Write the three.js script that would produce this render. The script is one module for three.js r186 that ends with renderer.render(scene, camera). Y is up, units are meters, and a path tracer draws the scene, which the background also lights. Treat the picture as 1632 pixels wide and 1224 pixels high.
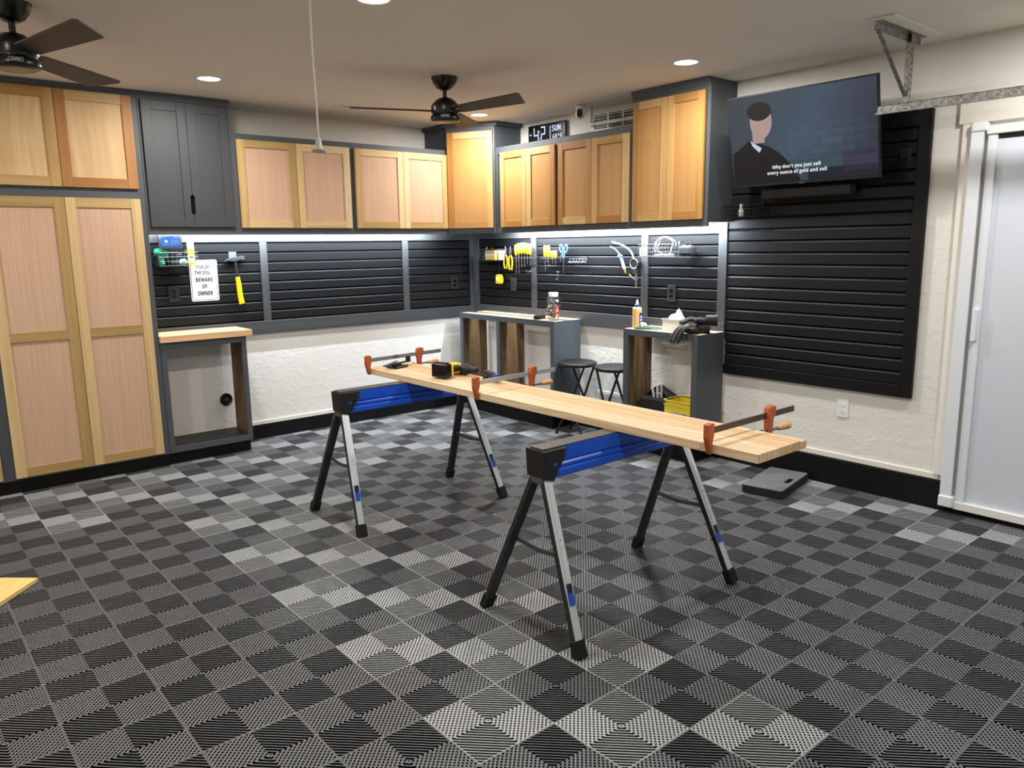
import * as THREE from 'three';
import { RoundedBoxGeometry } from 'three/addons/geometries/RoundedBoxGeometry.js';
import { mergeGeometries } from 'three/addons/utils/BufferGeometryUtils.js';
import { RectAreaLightUniformsLib } from 'three/addons/lights/RectAreaLightUniformsLib.js';

RectAreaLightUniformsLib.init();
const scene = new THREE.Scene();
scene.background = new THREE.Color(0x050506);
const renderer = new THREE.WebGLRenderer({ antialias: true });
renderer.toneMapping = THREE.LinearToneMapping;
renderer.toneMappingExposure = .82;
renderer.shadowMap.enabled = true;

// ---------------------------------------------------------------- camera
const F = 1222.7, yaw = 40.0014 * Math.PI / 180, pit = -10.2546 * Math.PI / 180, rol = -0.80512 * Math.PI / 180;
const camera = new THREE.PerspectiveCamera(2 * Math.atan(612 / F) * 180 / Math.PI, 1632 / 1224, 0.05, 60);
camera.position.set(-1.2345, 1.5258, 1.9506);
{
  const f = new THREE.Vector3(Math.sin(yaw) * Math.cos(pit), Math.sin(pit), -Math.cos(yaw) * Math.cos(pit));
  const r = new THREE.Vector3(Math.cos(yaw), 0, Math.sin(yaw)), u = new THREE.Vector3().crossVectors(r, f);
  const r2 = r.clone().multiplyScalar(Math.cos(rol)).addScaledVector(u, Math.sin(rol));
  const u2 = u.clone().multiplyScalar(Math.cos(rol)).addScaledVector(r, -Math.sin(rol));
  camera.quaternion.setFromRotationMatrix(new THREE.Matrix4().makeBasis(r2, u2, f.clone().negate()));
  camera.updateMatrixWorld(true); camera.updateProjectionMatrix();
}

// ---------------------------------------------------------------- room numbers (metres, y up)
const WA = -4.05, WB = 3.35, CEIL = 2.565, WL = -2.66, WF = 2.95;
const LIGHTS = [[0.565, -3.06], [2.61, -1.01], [2.74, -3.15], [0.58, -1.09], [-1.55, -3.06], [-1.55, -1.05], [2.65, 1.0], [.57, 1.0]];
const LAMP = 650, LAMPC = 0xfffcf7, LED = 580, LEDC = 0xe6f2ff;
const TL = 0.305;

// ---------------------------------------------------------------- helpers
let seed = 7;
const rnd = () => { seed = (seed * 1664525 + 1013904223) >>> 0; return seed / 4294967296; };
const counts = {};
function numbered(n) { const k = counts[n] = (counts[n] ?? -1) + 1; return k ? `${n}_${String(k).padStart(3, '0')}` : n; }
function shade(o) { o.traverse(m => { if (m.isMesh) { m.castShadow = true; m.receiveShadow = true; } }); return o; }
function thing(name, label, category, pos = [0, 0, 0], turn = 0, group) {
  const o = new THREE.Group(); o.name = numbered(name); o.position.set(...pos); o.rotation.y = turn;
  o.userData = { label, category }; if (group) o.userData.group = group; scene.add(o); return o;
}
function struct(name, parent = scene) { const o = new THREE.Group(); o.name = name; o.userData.kind = 'structure'; parent.add(o); return o; }
function grp(parent, name) { const o = new THREE.Group(); o.name = name; parent.add(o); return o; }
function put(parent, name, geo, mat, pos, label) {
  const m = new THREE.Mesh(Array.isArray(geo) ? mg(geo) : geo, mat); m.name = name; if (pos) m.position.set(...pos);
  if (label) m.userData.label = label; m.castShadow = m.receiveShadow = true; parent.add(m); return m;
}
function dup(src, pos, turn, label) {
  const r = src.clone(); r.userData = { ...src.userData }; r.name = numbered(src.name.replace(/_\d{3}$/, ''));
  if (pos) r.position.set(...pos); if (turn !== undefined) r.rotation.y = turn; if (label) r.userData.label = label; scene.add(r); return r;
}
function mg(list) {
  const l = list.map(g => { const n = g.index ? g.toNonIndexed() : g.clone(); for (const k of Object.keys(n.attributes)) if (!['position', 'normal', 'uv'].includes(k)) n.deleteAttribute(k);
    if (!n.attributes.normal) n.computeVertexNormals(); if (!n.attributes.uv) n.setAttribute('uv', new THREE.BufferAttribute(new Float32Array(n.attributes.position.count * 2), 2)); n.morphAttributes = {}; return n; });
  return mergeGeometries(l);
}
// box from corner to corner with uv in metres, grain along the given axis
function uvm(g, grain = 1, ox = 0, oy = 0) {
  const p = g.attributes.position, n = g.attributes.normal, uv = new Float32Array(p.count * 2), c = [0, 0, 0], d = [0, 0, 0];
  for (let i = 0; i < p.count; i++) {
    c[0] = p.getX(i); c[1] = p.getY(i); c[2] = p.getZ(i); d[0] = Math.abs(n.getX(i)); d[1] = Math.abs(n.getY(i)); d[2] = Math.abs(n.getZ(i));
    const k = d[0] > d[1] && d[0] > d[2] ? 0 : d[1] > d[2] ? 1 : 2; const o = [0, 1, 2].filter(a => a !== k);
    let u, v; if (k === grain) { u = c[o[0]]; v = c[o[1]] * 0.3; } else { v = c[grain]; u = c[o[0] === grain ? o[1] : o[0]]; }
    uv[2 * i] = u + ox; uv[2 * i + 1] = v + oy;
  }
  g.setAttribute('uv', new THREE.BufferAttribute(uv, 2)); return g;
}
function bx(x0, y0, z0, x1, y1, z1, r = 0.0015, grain = 1) {
  const w = Math.abs(x1 - x0), h = Math.abs(y1 - y0), d = Math.abs(z1 - z0), rr = Math.min(r, w * .45, h * .45, d * .45);
  const g = r > 0 ? new RoundedBoxGeometry(w, h, d, 1, rr) : new THREE.BoxGeometry(w, h, d);
  g.translate((x0 + x1) / 2, (y0 + y1) / 2, (z0 + z1) / 2); return uvm(g, grain, rnd(), rnd());
}
const V = (x, y, z) => new THREE.Vector3(x, y, z);
// straight round bar
function bar(a, b, r, r2 = r, seg = 10) {
  const A = V(...a), B = V(...b), d = B.clone().sub(A), g = new THREE.CylinderGeometry(r2, r, d.length(), seg);
  g.applyQuaternion(new THREE.Quaternion().setFromUnitVectors(V(0, 1, 0), d.clone().normalize())); g.translate(...A.add(B).multiplyScalar(.5).toArray()); return g;
}
// rectangular bar between two points, width w along "side" vector, thickness t
function beam(a, b, side, w, t, r = 0.001) {
  const A = V(...a), B = V(...b), y = B.clone().sub(A), L = y.length(); y.normalize();
  const z = V(...side).cross(y).normalize(), x = y.clone().cross(z).normalize();
  const g = r > 0 ? new RoundedBoxGeometry(w, L, t, 1, r) : new THREE.BoxGeometry(w, L, t);
  uvm(g, 1); g.applyMatrix4(new THREE.Matrix4().makeBasis(x, y, z).setPosition(A.add(B).multiplyScalar(.5))); return g;
}
function tube(pts, r, seg = 24, rad = 8) { return new THREE.TubeGeometry(new THREE.CatmullRomCurve3(pts.map(p => V(...p))), seg, r, rad, false); }
function lathe(pts, seg = 28) { return new THREE.LatheGeometry(pts.map(p => new THREE.Vector2(p[0], p[1])), seg); }
// outline in xy extruded towards +z
function ext(pts, d, bev = 0, hole) {
  const s = new THREE.Shape(pts.map(p => new THREE.Vector2(p[0], p[1])));
  if (hole) for (const h of hole) s.holes.push(new THREE.Path(h.map(p => new THREE.Vector2(p[0], p[1]))));
  const g = new THREE.ExtrudeGeometry(s, { depth: d, bevelEnabled: bev > 0, bevelSize: bev, bevelThickness: bev, bevelOffset: -bev, bevelSegments: 1, curveSegments: 8 });
  return g;
}
function rrect(w, h, r, n = 4, cx = 0, cy = 0) {
  const o = []; for (const [sx, sy, a0] of [[1, 1, 0], [-1, 1, 1], [-1, -1, 2], [1, -1, 3]]) for (let i = 0; i <= n; i++) { const a = (a0 + i / n) * Math.PI / 2; o.push([cx + sx * (w / 2 - r) + r * Math.cos(a), cy + sy * (h / 2 - r) + r * Math.sin(a)]); }
  return o;
}
function rot(g, x, y, z) { if (x) g.rotateX(x); if (y) g.rotateY(y); if (z) g.rotateZ(z); return g; }
function tr(g, x, y, z) { g.translate(x, y, z); return g; }

// ---------------------------------------------------------------- procedural textures
function hash(x, y, s) { let h = (x * 374761393 + y * 668265263 + s * 2147483647) | 0; h = Math.imul(h ^ (h >>> 13), 1274126177); h ^= h >>> 16; return (h >>> 0) / 4294967296; }
function noise(x, y, px, py, s) {  // tileable value noise, period px, py
  const xi = Math.floor(x), yi = Math.floor(y), fx = x - xi, fy = y - yi, u = fx * fx * (3 - 2 * fx), v = fy * fy * (3 - 2 * fy);
  const m = (a, p) => ((a % p) + p) % p; const X0 = m(xi, px), X1 = m(xi + 1, px), Y0 = m(yi, py), Y1 = m(yi + 1, py);
  return (hash(X0, Y0, s) * (1 - u) + hash(X1, Y0, s) * u) * (1 - v) + (hash(X0, Y1, s) * (1 - u) + hash(X1, Y1, s) * u) * v;
}
function fbm(u, v, fx, fy, oct, s) { let a = 0, w = .5, t = 0; for (let i = 0; i < oct; i++) { a += w * noise(u * fx, v * fy, fx, fy, s + i); t += w; w *= .5; fx *= 2; fy *= 2; } return a / t; }
function dtex(w, h, fn, rx, ry, color = true) {
  const d = new Uint8Array(w * h * 4);
  for (let y = 0; y < h; y++) for (let x = 0; x < w; x++) { const c = fn(x / w, y / h), i = 4 * (y * w + x); for (let k = 0; k < 3; k++) d[i + k] = Math.max(0, Math.min(255, c[k])); d[i + 3] = 255; }
  const t = new THREE.DataTexture(d, w, h, THREE.RGBAFormat); t.wrapS = t.wrapT = THREE.RepeatWrapping; t.magFilter = THREE.LinearFilter; t.minFilter = THREE.LinearMipmapLinearFilter; t.generateMipmaps = true;
  if (color) t.colorSpace = THREE.SRGBColorSpace; t.repeat.set(1 / rx, 1 / ry); t.needsUpdate = true; return t;
}
const mixc = (a, b, t) => [a[0] + (b[0] - a[0]) * t, a[1] + (b[1] - a[1]) * t, a[2] + (b[2] - a[2]) * t];
// wood: a light, b dark, h heartwood; fine = straight pores, wave = cathedral strength, heart = amount of streak
function wood(a, b, h, { s = 1, fine = 60, wave = .35, heart = .3, w = 512, hh = 512, rx = .5, ry = 1.5, fig = 0, ring = .22 } = {}) {
  return dtex(w, hh, (u, v) => {
    const wob = fbm(u, v, 3, 2, 3, s) * wave, g = fbm(u + wob * .15, v, fine, 3, 3, s + 11), r = .5 + .5 * Math.sin((u * 9 + wob * 6) * 6.2832);
    const st = Math.max(0, Math.min(1, (fbm(u + wob * .1, v, 5, 1, 2, s + 31) - .55) * 5)) * heart;
    const f = fig ? fbm(u, v, 10, 4, 3, s + 51) * fig : 0;
    let c = mixc(a, b, Math.min(1, .75 * Math.max(0, g * 1.6 - .5) * .7 + r * ring + f)); c = mixc(c, h, st * .8);
    return c;
  }, rx, ry);
}
const T = {
  poplar: wood([222, 198, 156], [188, 160, 114], [160, 140, 98], { s: 3, fine: 40, heart: .9 }),
  poplarWarm: wood([198, 166, 116], [172, 136, 86], [160, 118, 70], { s: 5, fine: 40, heart: .7 }),
  oakPink: wood([204, 168, 140], [176, 136, 108], [190, 148, 118], { s: 8, fine: 130, wave: .12, heart: .1, ring: .03 }),
  oakWarm: wood([182, 138, 82], [154, 110, 60], [168, 124, 72], { s: 9, fine: 130, wave: .12, heart: .1, ring: .03 }),
  maple: wood([222, 192, 144], [198, 160, 110], [180, 144, 98], { s: 12, fine: 24, wave: .8, heart: .35, fig: .35 }),
  pine: wood([228, 204, 168], [202, 168, 128], [190, 150, 108], { s: 15, fine: 34, wave: 1.3, heart: .6, ry: 2.2, ring: .42 }),
  butcher: wood([232, 190, 146], [206, 152, 108], [214, 166, 120], { s: 17, fine: 60, wave: .5, heart: .2 }),
  stained: wood([120, 92, 56], [58, 42, 26], [150, 120, 72], { s: 19, fine: 26, wave: 1.4, heart: .5, rx: .4, ry: 1 }),
  yellowPine: wood([238, 208, 132], [218, 176, 98], [200, 150, 80], { s: 21, fine: 30, wave: .6, heart: .25 }),
  blackwood: wood([68, 69, 70], [46, 47, 48], [56, 56, 55], { s: 23, fine: 60, wave: .5, heart: .4, w: 256, hh: 256 }),
  galv: dtex(256, 256, (u, v) => { const c = 150 + 90 * (fbm(u, v, 22, 22, 3, 41) - .5) + 40 * (hash(Math.floor(u * 70), Math.floor(v * 70), 9) - .5); return [c, c, c * .97]; }, .25, .25),
  knock: dtex(512, 512, (u, v) => { const a = fbm(u, v, 24, 30, 4, 61), b = fbm(u, v, 6, 6, 2, 71); const t = Math.max(0, Math.min(1, (a - .52 + (b - .5) * .35) * 9)); const c = 90 + 110 * t + 30 * fbm(u, v, 90, 90, 2, 81); return [c, c, c]; }, .9, .9, false),
  ceilb: dtex(512, 512, (u, v) => { const a = fbm(u, v, 14, 20, 4, 62), b = fbm(u, v, 4, 4, 2, 72); const t = Math.max(0, Math.min(1, (a - .52 + (b - .5) * .5) * 6)); const c = 90 + 110 * t; return [c, c, c]; }, 1.4, 1.4, false),
  conc: dtex(256, 256, (u, v) => { const c = 110 + 70 * (fbm(u, v, 10, 10, 4, 91) - .5); return [c, c, c]; }, .4, .4, false),
  grain: dtex(256, 256, (u, v) => { const c = 128 + 90 * (fbm(u, v, 60, 4, 3, 95) - .5); return [c, c, c]; }, .25, .8, false),
  foam: dtex(256, 256, (u, v) => { const c = 104 + 30 * (fbm(u, v, 5, 5, 3, 97) - .5) + 14 * (fbm(u, v, 90, 90, 1, 98) - .5); return [c, c, c]; }, .5, .5),
};
const M = (color, roughness = .6, metalness = 0, o = {}) => new THREE.MeshStandardMaterial({ color, roughness, metalness, ...o });
const W = (map, roughness = .55) => new THREE.MeshStandardMaterial({ map, roughness });
const mt = {
  poplar: W(T.poplar), poplarWarm: W(T.poplarWarm), oakPink: W(T.oakPink), oakWarm: W(T.oakWarm), maple: W(T.maple), pine: W(T.pine), butcher: W(T.butcher, .5), stained: W(T.stained, .7), yellowPine: W(T.yellowPine, .6),
  grey: M(0x484d52, .55, 0, { bumpMap: T.grain, bumpScale: .0002 }), greyDoor: M(0x3a3c3e, .55, 0, { bumpMap: T.grain, bumpScale: .0002 }),
  wall: M(0xe2dfd8, .85, 0, { bumpMap: T.knock, bumpScale: .0016 }), ceil: M(0xe2dcd2, .9, 0, { bumpMap: T.ceilb, bumpScale: .0035 }),
  wallPlain: M(0xd8d3c9, .8), trim: M(0xe6e2d8, .5), white: M(0xe9e9e6, .45), whiteGloss: M(0xe0e5ec, .25),
  stem: new THREE.MeshPhysicalMaterial({ color: 0x0f0f10, roughness: .55, specularIntensity: .4, bumpMap: T.conc, bumpScale: .002 }), kick: new THREE.MeshPhysicalMaterial({ color: 0x0e0e0f, roughness: .5, specularIntensity: .4 }), slat: new THREE.MeshPhysicalMaterial({ color: 0x131415, roughness: .5, specularIntensity: .4 }), slatBack: new THREE.MeshPhysicalMaterial({ color: 0x080808, roughness: .8, specularIntensity: .2 }), rail: new THREE.MeshStandardMaterial({ map: T.blackwood, roughness: .5 }), railBlack: new THREE.MeshPhysicalMaterial({ color: 0x101011, roughness: .5, specularIntensity: .4 }),
  black: M(0x111112, .5), blackGloss: M(0x08080a, .2), rubber: M(0x101010, .85), fan: M(0x0f0f11, .28), blade: M(0x2a2522, .5),
  steel: M(0xb9bcc0, .3, 1), steelDark: M(0x7d7f82, .4, 1), galv: new THREE.MeshStandardMaterial({ map: T.galv, roughness: .42, metalness: .85 }), zinc: M(0xccd2d8, .36, .25), chrome: M(0xe6e6e8, .12, 1), brass: M(0xc8a456, .3, .9), wire: M(0x6a6c70, .4, .8), wireBlack: M(0x1b1b1c, .4, .5),
  blue: M(0x1050c8, .3), blueDark: M(0x16348a, .35), blueScis: M(0x3f6bd0, .35), orange: M(0xb0572b, .55), yellow: M(0xf2c60c, .4), yellowTub: M(0xefd640, .35), green: M(0x1c8f62, .4), greenDark: M(0x14603f, .4), handle: M(0xcf9e5c, .45), red: M(0xb03428, .5), cloth: M(0xe8e6e0, .9), glove: M(0x17171a, .8), gloveGrey: M(0x3a3936, .8), glue: M(0xe2b878, .45), plasticClear: M(0xe6e4dc, .3), rope: M(0xd8d2c6, .8), foam: new THREE.MeshStandardMaterial({ map: T.foam, roughness: .75 }), foamSide: M(0x161616, .8), grille: M(0x2a2a2b, .7), brown: M(0x5b4632, .6),
  tileLight: new THREE.MeshPhysicalMaterial({ color: 0xb0b2b4, roughness: .34, ior: 1.6 }), tileDark: new THREE.MeshPhysicalMaterial({ color: 0x67686b, roughness: .34, ior: 1.6 }), slab: M(0x0c0c0d, .9), steelBrown: M(0x5e4a44, .45, .7),
};
mt.pine2 = new THREE.MeshStandardMaterial({ map: T.pine, color: 0xf4ead8, roughness: .55 });
const variants = (m, cs) => cs.map(c => { const k = m.clone(); k.color.set(c); return k; });
mt.poplarV = variants(mt.poplar, [0xffffff, 0xf3ead8, 0xdfd2b4, 0xcbbd98]); mt.poplarWarmV = variants(mt.poplarWarm, [0xffffff, 0xf6ecd8, 0xe4cfa4, 0xdcb98a]);
mt.clear = new THREE.MeshPhysicalMaterial({ color: 0xf4f6f4, roughness: .08, transmission: 1, thickness: 0, ior: 1.45 });
mt.doorPane = new THREE.MeshPhysicalMaterial({ color: 0xd2d9e4, roughness: .28, clearcoat: .6, clearcoatRoughness: .2 });

function canvasTex(w, h, draw) { const c = document.createElement('canvas'); c.width = w; c.height = h; draw(c.getContext('2d'), w, h); const t = new THREE.CanvasTexture(c); t.colorSpace = THREE.SRGBColorSpace; t.anisotropy = 4; return t; }
function screenMat(tex, k) { return new THREE.MeshStandardMaterial({ color: 0x050505, roughness: .22, emissive: 0xffffff, emissiveMap: tex, emissiveIntensity: k }); }

// ================================================================ ROOM SHELL
{ // floor: slab under interlocking ribbed tiles
  const fl = struct('floor');
  put(fl, 'floor_slab', new THREE.BoxGeometry(WB - WL + .4, .2, WF - WA + .4), mt.slab, [(WB + WL) / 2, -.118, (WF + WA) / 2]);
  const h = TL / 2 - .0006, N = 17, pitch = 2 * h / N;   // ribs lie on s + t = c, diamonds about the tile centre
  const pos = [];
  const quad = (a, b, c, d) => pos.push(...a, ...b, ...c, ...a, ...c, ...d);
  const nor = [];
  function rib(p, q, top, w, bot) { // rounded bar between p and q ([s,t]), crown at height top
    const dx = q[0] - p[0], dz = q[1] - p[1], L = Math.hypot(dx, dz); if (L < .002) return; const nx = -dz / L, nz = dx / L, r = w / 2;
    const prof = [[.25, bot, 90], [.3, top - .0009, 150], [1, top - .00035, 120], [.92, top - r * .16, 24], [.5, top - r * .05, 12], [0, top, 0], [-.5, top - r * .05, -12], [-.92, top - r * .16, -24], [-1, top - .00035, -120], [-.3, top - .0009, -150], [-.25, bot, -90]];
    for (let i = 0; i < prof.length - 1; i++) {
      const [o0, y0, a0] = prof[i], [o1, y1, a1] = prof[i + 1], P = (e, o, y) => [e[0] + nx * o * r, y, e[1] + nz * o * r], N3 = a => { const c = Math.cos(a * Math.PI / 180), k = Math.sin(a * Math.PI / 180); return [nx * k, c, nz * k]; };
      quad(P(p, o0, y0), P(q, o0, y0), P(q, o1, y1), P(p, o1, y1)); const n0 = N3(a0), n1 = N3(a1); nor.push(...n0, ...n0, ...n1, ...n0, ...n1, ...n1);
    }
  }
  for (const sx of [1, -1]) for (const sz of [1, -1]) for (let i = 0; i < N; i++) {
    const c = (i + .5) * pitch, wide = sx * sz > 0; let a, b;   // two opposite quadrants carry broad ribs over high cross bars, the other two thin ribs over low ones
    if (c <= h) { a = [c, 0]; b = [0, c]; } else { a = [h, c - h]; b = [c - h, h]; }
    rib([sx * a[0], sz * a[1]], [sx * b[0], sz * b[1]], 0, wide ? .0062 : .0037, -.017);
    // lower cross ribs s - t = k
    const k = (i - (N - 1) / 2) * pitch * 1.0; if (Math.abs(k) < h) { const p = k >= 0 ? [k, 0] : [0, -k], q = k >= 0 ? [h, h - k] : [h + k, h]; rib([sx * p[0], sz * p[1]], [sx * q[0], sz * q[1]], wide ? -.002 : -.0085, wide ? .0054 : .003, -.017); }
  }
  for (const s of [1, -1]) { rib([s * (h - .0015), -h], [s * (h - .0015), h], -.0002, .003, -.014); rib([-h, s * (h - .0015)], [h, s * (h - .0015)], -.0002, .003, -.014); }
  const g = new THREE.BufferGeometry(); g.setAttribute('position', new THREE.Float32BufferAttribute(pos, 3)); g.setAttribute('normal', new THREE.Float32BufferAttribute(nor, 3));
  const cells = [];
  for (let a = -14; a * TL < WF; a++) for (let b = -9; b < 11; b++) {
    const x = (b + .5) * TL, z = (a + .5) * TL, light = ((a + b) % 2 === 0) && (a <= -10 || b >= 9 || (b >= 0 && b <= 2));
    let seen = false; for (const [i, j] of [[0, 0], [1, 0], [0, 1], [1, 1]]) { const p = V((b + i) * TL, 0, (a + j) * TL), v = p.clone().applyMatrix4(camera.matrixWorldInverse); if (v.z < -.2) { p.project(camera); if (Math.abs(p.x) < 1.04 && p.y > -1.06 && p.y < 1) seen = true; } }
    cells.push({ x, z, light, seen });
  }
  const near = cells.filter(c => c.seen), rest = cells.filter(c => !c.seen);
  near.forEach((c, i) => put(fl, i ? `floor_tile_${String(i).padStart(3, '0')}` : 'floor_tile', g, c.light ? mt.tileLight : mt.tileDark, [c.x, 0, c.z]));
  for (const li of [true, false]) {
    const l = rest.filter(c => c.light === li); if (!l.length) continue;
    const im = new THREE.InstancedMesh(g, li ? mt.tileLight : mt.tileDark, l.length); im.name = 'floor_tile_field'; im.userData.kind = 'stuff'; im.castShadow = im.receiveShadow = true;
    const m = new THREE.Matrix4(); l.forEach((c, i) => im.setMatrixAt(i, m.makeTranslation(c.x, 0, c.z))); fl.add(im);
  }
  console.log('tiles', near.length, rest.length);
}
{ // walls and ceiling with thickness
  const wa = struct('wall_back'); put(wa, 'drywall', bx(WL - .12, -.02, WA - .12, WB + .12, CEIL + .1, WA, 0), mt.wall);
  put(wa, 'stem_wall', bx(WL, -.014, WA, WB - .02, .115, WA + .012, .002), mt.stem);
  put(wa, 'baseboard', bx(.925, .1155, WA, WB - .03, .148, WA + .01, .003), mt.trim);
  const wb = struct('wall_right'); put(wb, 'drywall', bx(WB, -.02, WA, WB + .12, CEIL + .1, WF, 0), mt.wall);
  put(wb, 'stem_wall', bx(WB - .025, -.014, WA + .013, WB, .168, .335, .003), mt.stem);
  put(wb, 'baseboard', bx(WB - .012, .17, -1.16, WB, .205, .28, .003), mt.trim);
  const wl = struct('wall_left'); put(wl, 'drywall', bx(WL - .12, -.02, WA, WL, CEIL + .1, WF, 0), mt.wall);
  const wf = struct('wall_front'); put(wf, 'drywall', bx(WL - .12, -.02, WF, WB + .12, CEIL + .1, WF + .12, 0), mt.wall);
  const ce = struct('ceiling'); put(ce, 'drywall', bx(WL - .12, CEIL, WA - .12, WB + .12, CEIL + .1, WF + .12, 0), mt.ceil);
  // closed sectional garage door behind the camera
  const gd = struct('door_2'); for (let i = 0; i < 4; i++) put(gd, 'door_section', bx(WL + .55, .02 + i * .535, WF - .06, WB - .55, .545 + i * .535, WF - .005, .006), mt.trim);
}
{ // entry door with retractable screen frame, right wall
  const d = struct('door_1'); const X = WB;
  put(d, 'casing', bx(X - .022, .2, .255, X, 2.16, .315, .003), mt.trim);
  put(d, 'header_casing', bx(X - .026, 2.12, .235, X, 2.25, 1.45, .004), mt.trim);
  put(d, 'casing', bx(X - .022, .2, 1.345, X, 2.12, 1.405, .003), mt.trim);
  // rounded screen housing
  const prof = []; for (let i = 0; i <= 10; i++) { const a = i / 10 * Math.PI; prof.push([.03 - .03 * Math.cos(a), .05 * Math.sin(a) ** .7]); }
  const hs = ext(prof, 2.0, 0); hs.rotateX(-Math.PI / 2); hs.rotateY(Math.PI / 2); // x->-z..., fix below
  hs.rotateY(Math.PI); hs.computeBoundingBox(); const b = hs.boundingBox; hs.translate(X - b.max.x, .09 - b.min.y, .31 - b.min.z);
  put(d, 'screen_housing', hs, mt.whiteGloss);
  put(d, 'screen_housing_foot', bx(X - .06, .035, .305, X, .1, .385, .008), mt.whiteGloss);
  put(d, 'screen_housing_cap', bx(X - .058, 2.07, .305, X, 2.12, .385, .012), mt.whiteGloss);
  put(d, 'screen_rail', bx(X - .045, 2.055, .38, X, 2.1, 1.34, .004), mt.white);
  put(d, 'screen_rail', bx(X - .045, .03, .38, X, .075, 1.34, .004), mt.white);
  put(d, 'screen_stile', bx(X - .034, .075, .385, X, 2.055, .43, .004), mt.whiteGloss);
  put(d, 'screen_stile', bx(X - .034, .075, 1.3, X, 2.055, 1.34, .004), mt.whiteGloss);
  const hd = put(d, 'handle', ext(rrect(.026, .18, .012), .016, .003), mt.whiteGloss); hd.rotation.y = -Math.PI / 2; hd.position.set(X - .034, 1.07, .405);
  put(d, 'door_pane', bx(X - .018, .07, .43, X, 2.03, 1.3, .001), mt.doorPane);
  put(d, 'door_top_gap', bx(X - .02, 2.03, .43, X, 2.056, 1.3, .001), mt.black);
  put(d, 'sill', bx(X - .02, -.012, .33, X, .03, 1.42, .003), mt.kick);
}

// ================================================================ LIGHT FITTINGS
LIGHTS.forEach(([x, z], i) => {
  const seenIt = i < 4, t = thing('recessed_light', ['round recessed ceiling light above the grey wall cabinet', 'round recessed ceiling light in front of the tall cabinet beside the television', 'round recessed ceiling light close in front of the corner cabinet', 'round recessed ceiling light above the hanging pull cord'][i] ?? ['round recessed ceiling light close above the tall pantry cabinets by the side wall', 'round recessed ceiling light between the pantry fan and the side wall', 'round recessed ceiling light near the entry door', 'round recessed ceiling light over the middle of the garage door end'][i - 4], 'ceiling light', [x, CEIL, z], 0, 'recessed ceiling lights');
  put(t, 'trim_ring', lathe([[.067, -.001], [.068, -.006], [.08, -.006], [.086, -.0005]], 32), mt.white);
  const disc = new THREE.CircleGeometry(.067, 32); disc.rotateX(Math.PI / 2);
  put(t, 'diffuser', disc, new THREE.MeshStandardMaterial({ color: 0xffffff, roughness: .6, emissive: LAMPC, emissiveIntensity: 5 }), [0, -.004, 0]);
  const l = new THREE.RectAreaLight(LAMPC, LAMP, .12, .12); l.position.set(0, -.008, 0); l.rotation.x = -Math.PI / 2; t.add(l);
});

// ================================================================ CABINETS
// shaker door, local origin at its lower left back corner, faces +z
function door(parent, x, y, z, w, h, fm0, pm, { sw = .058, mid = null, th = .02, notch = 0, handleH = 0 } = {}) {
  const d = grp(parent, 'door'); d.position.set(x, y, z); const set = fm0 === mt.poplar ? mt.poplarV : fm0 === mt.poplarWarm ? mt.poplarWarmV : [fm0], pick = () => set[Math.floor(rnd() * set.length)];
  const L = notch < 0 ? [[0, 0], [sw, 0], [sw, h], [0, h]] : null;
  if (notch) { // grip notch cut in the meeting stile
    const ny0 = .1, ny1 = .205, nr = .014; const arc = []; for (let i = 0; i <= 8; i++) { const a = -Math.PI / 2 + i / 8 * Math.PI; arc.push([Math.cos(a) * nr, (i < 4.5 ? ny0 : ny1) + Math.sin(a) * nr]); }
    const right = [[0, 0], [sw, 0], [sw, ny0 - nr], ...arc.map(([a, b]) => [sw - a, b]), [sw, ny1 + nr], [sw, h], [0, h]];
    const left = right.map(([a, b]) => [sw - a, b]).reverse();
    put(d, 'stile', uvm(ext(notch > 0 ? right : left, th, .001), 1), pick(), [notch > 0 ? w - sw : 0, 0, 0]);
    put(d, 'stile', bx(0, 0, 0, sw, h, th), pick(), [notch > 0 ? 0 : w - sw, 0, 0]);
  } else { put(d, 'stile', bx(0, 0, 0, sw, h, th), pick()); put(d, 'stile', bx(w - sw, 0, 0, w, h, th), pick()); }
  put(d, 'rail', bx(sw, 0, 0, w - sw, sw, th - .0006, .0015, 0), pick()); put(d, 'rail', bx(sw, h - sw, 0, w - sw, h, th - .0006, .0015, 0), pick());
  if (mid !== null) {
    put(d, 'rail', bx(sw, mid - sw / 2, 0, w - sw, mid + sw / 2, th - .0006, .0015, 0), pick());
    put(d, 'panel', bx(sw - .004, sw - .004, .002, w - sw + .004, mid - sw / 2 + .004, th - .009, 0), pm); put(d, 'panel', bx(sw - .004, mid + sw / 2 - .004, .002, w - sw + .004, h - sw + .004, th - .009, 0), pm);
  } else put(d, 'panel', bx(sw - .004, sw - .004, .002, w - sw + .004, h - sw + .004, th - .009, 0), pm);
  return d;
}
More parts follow.
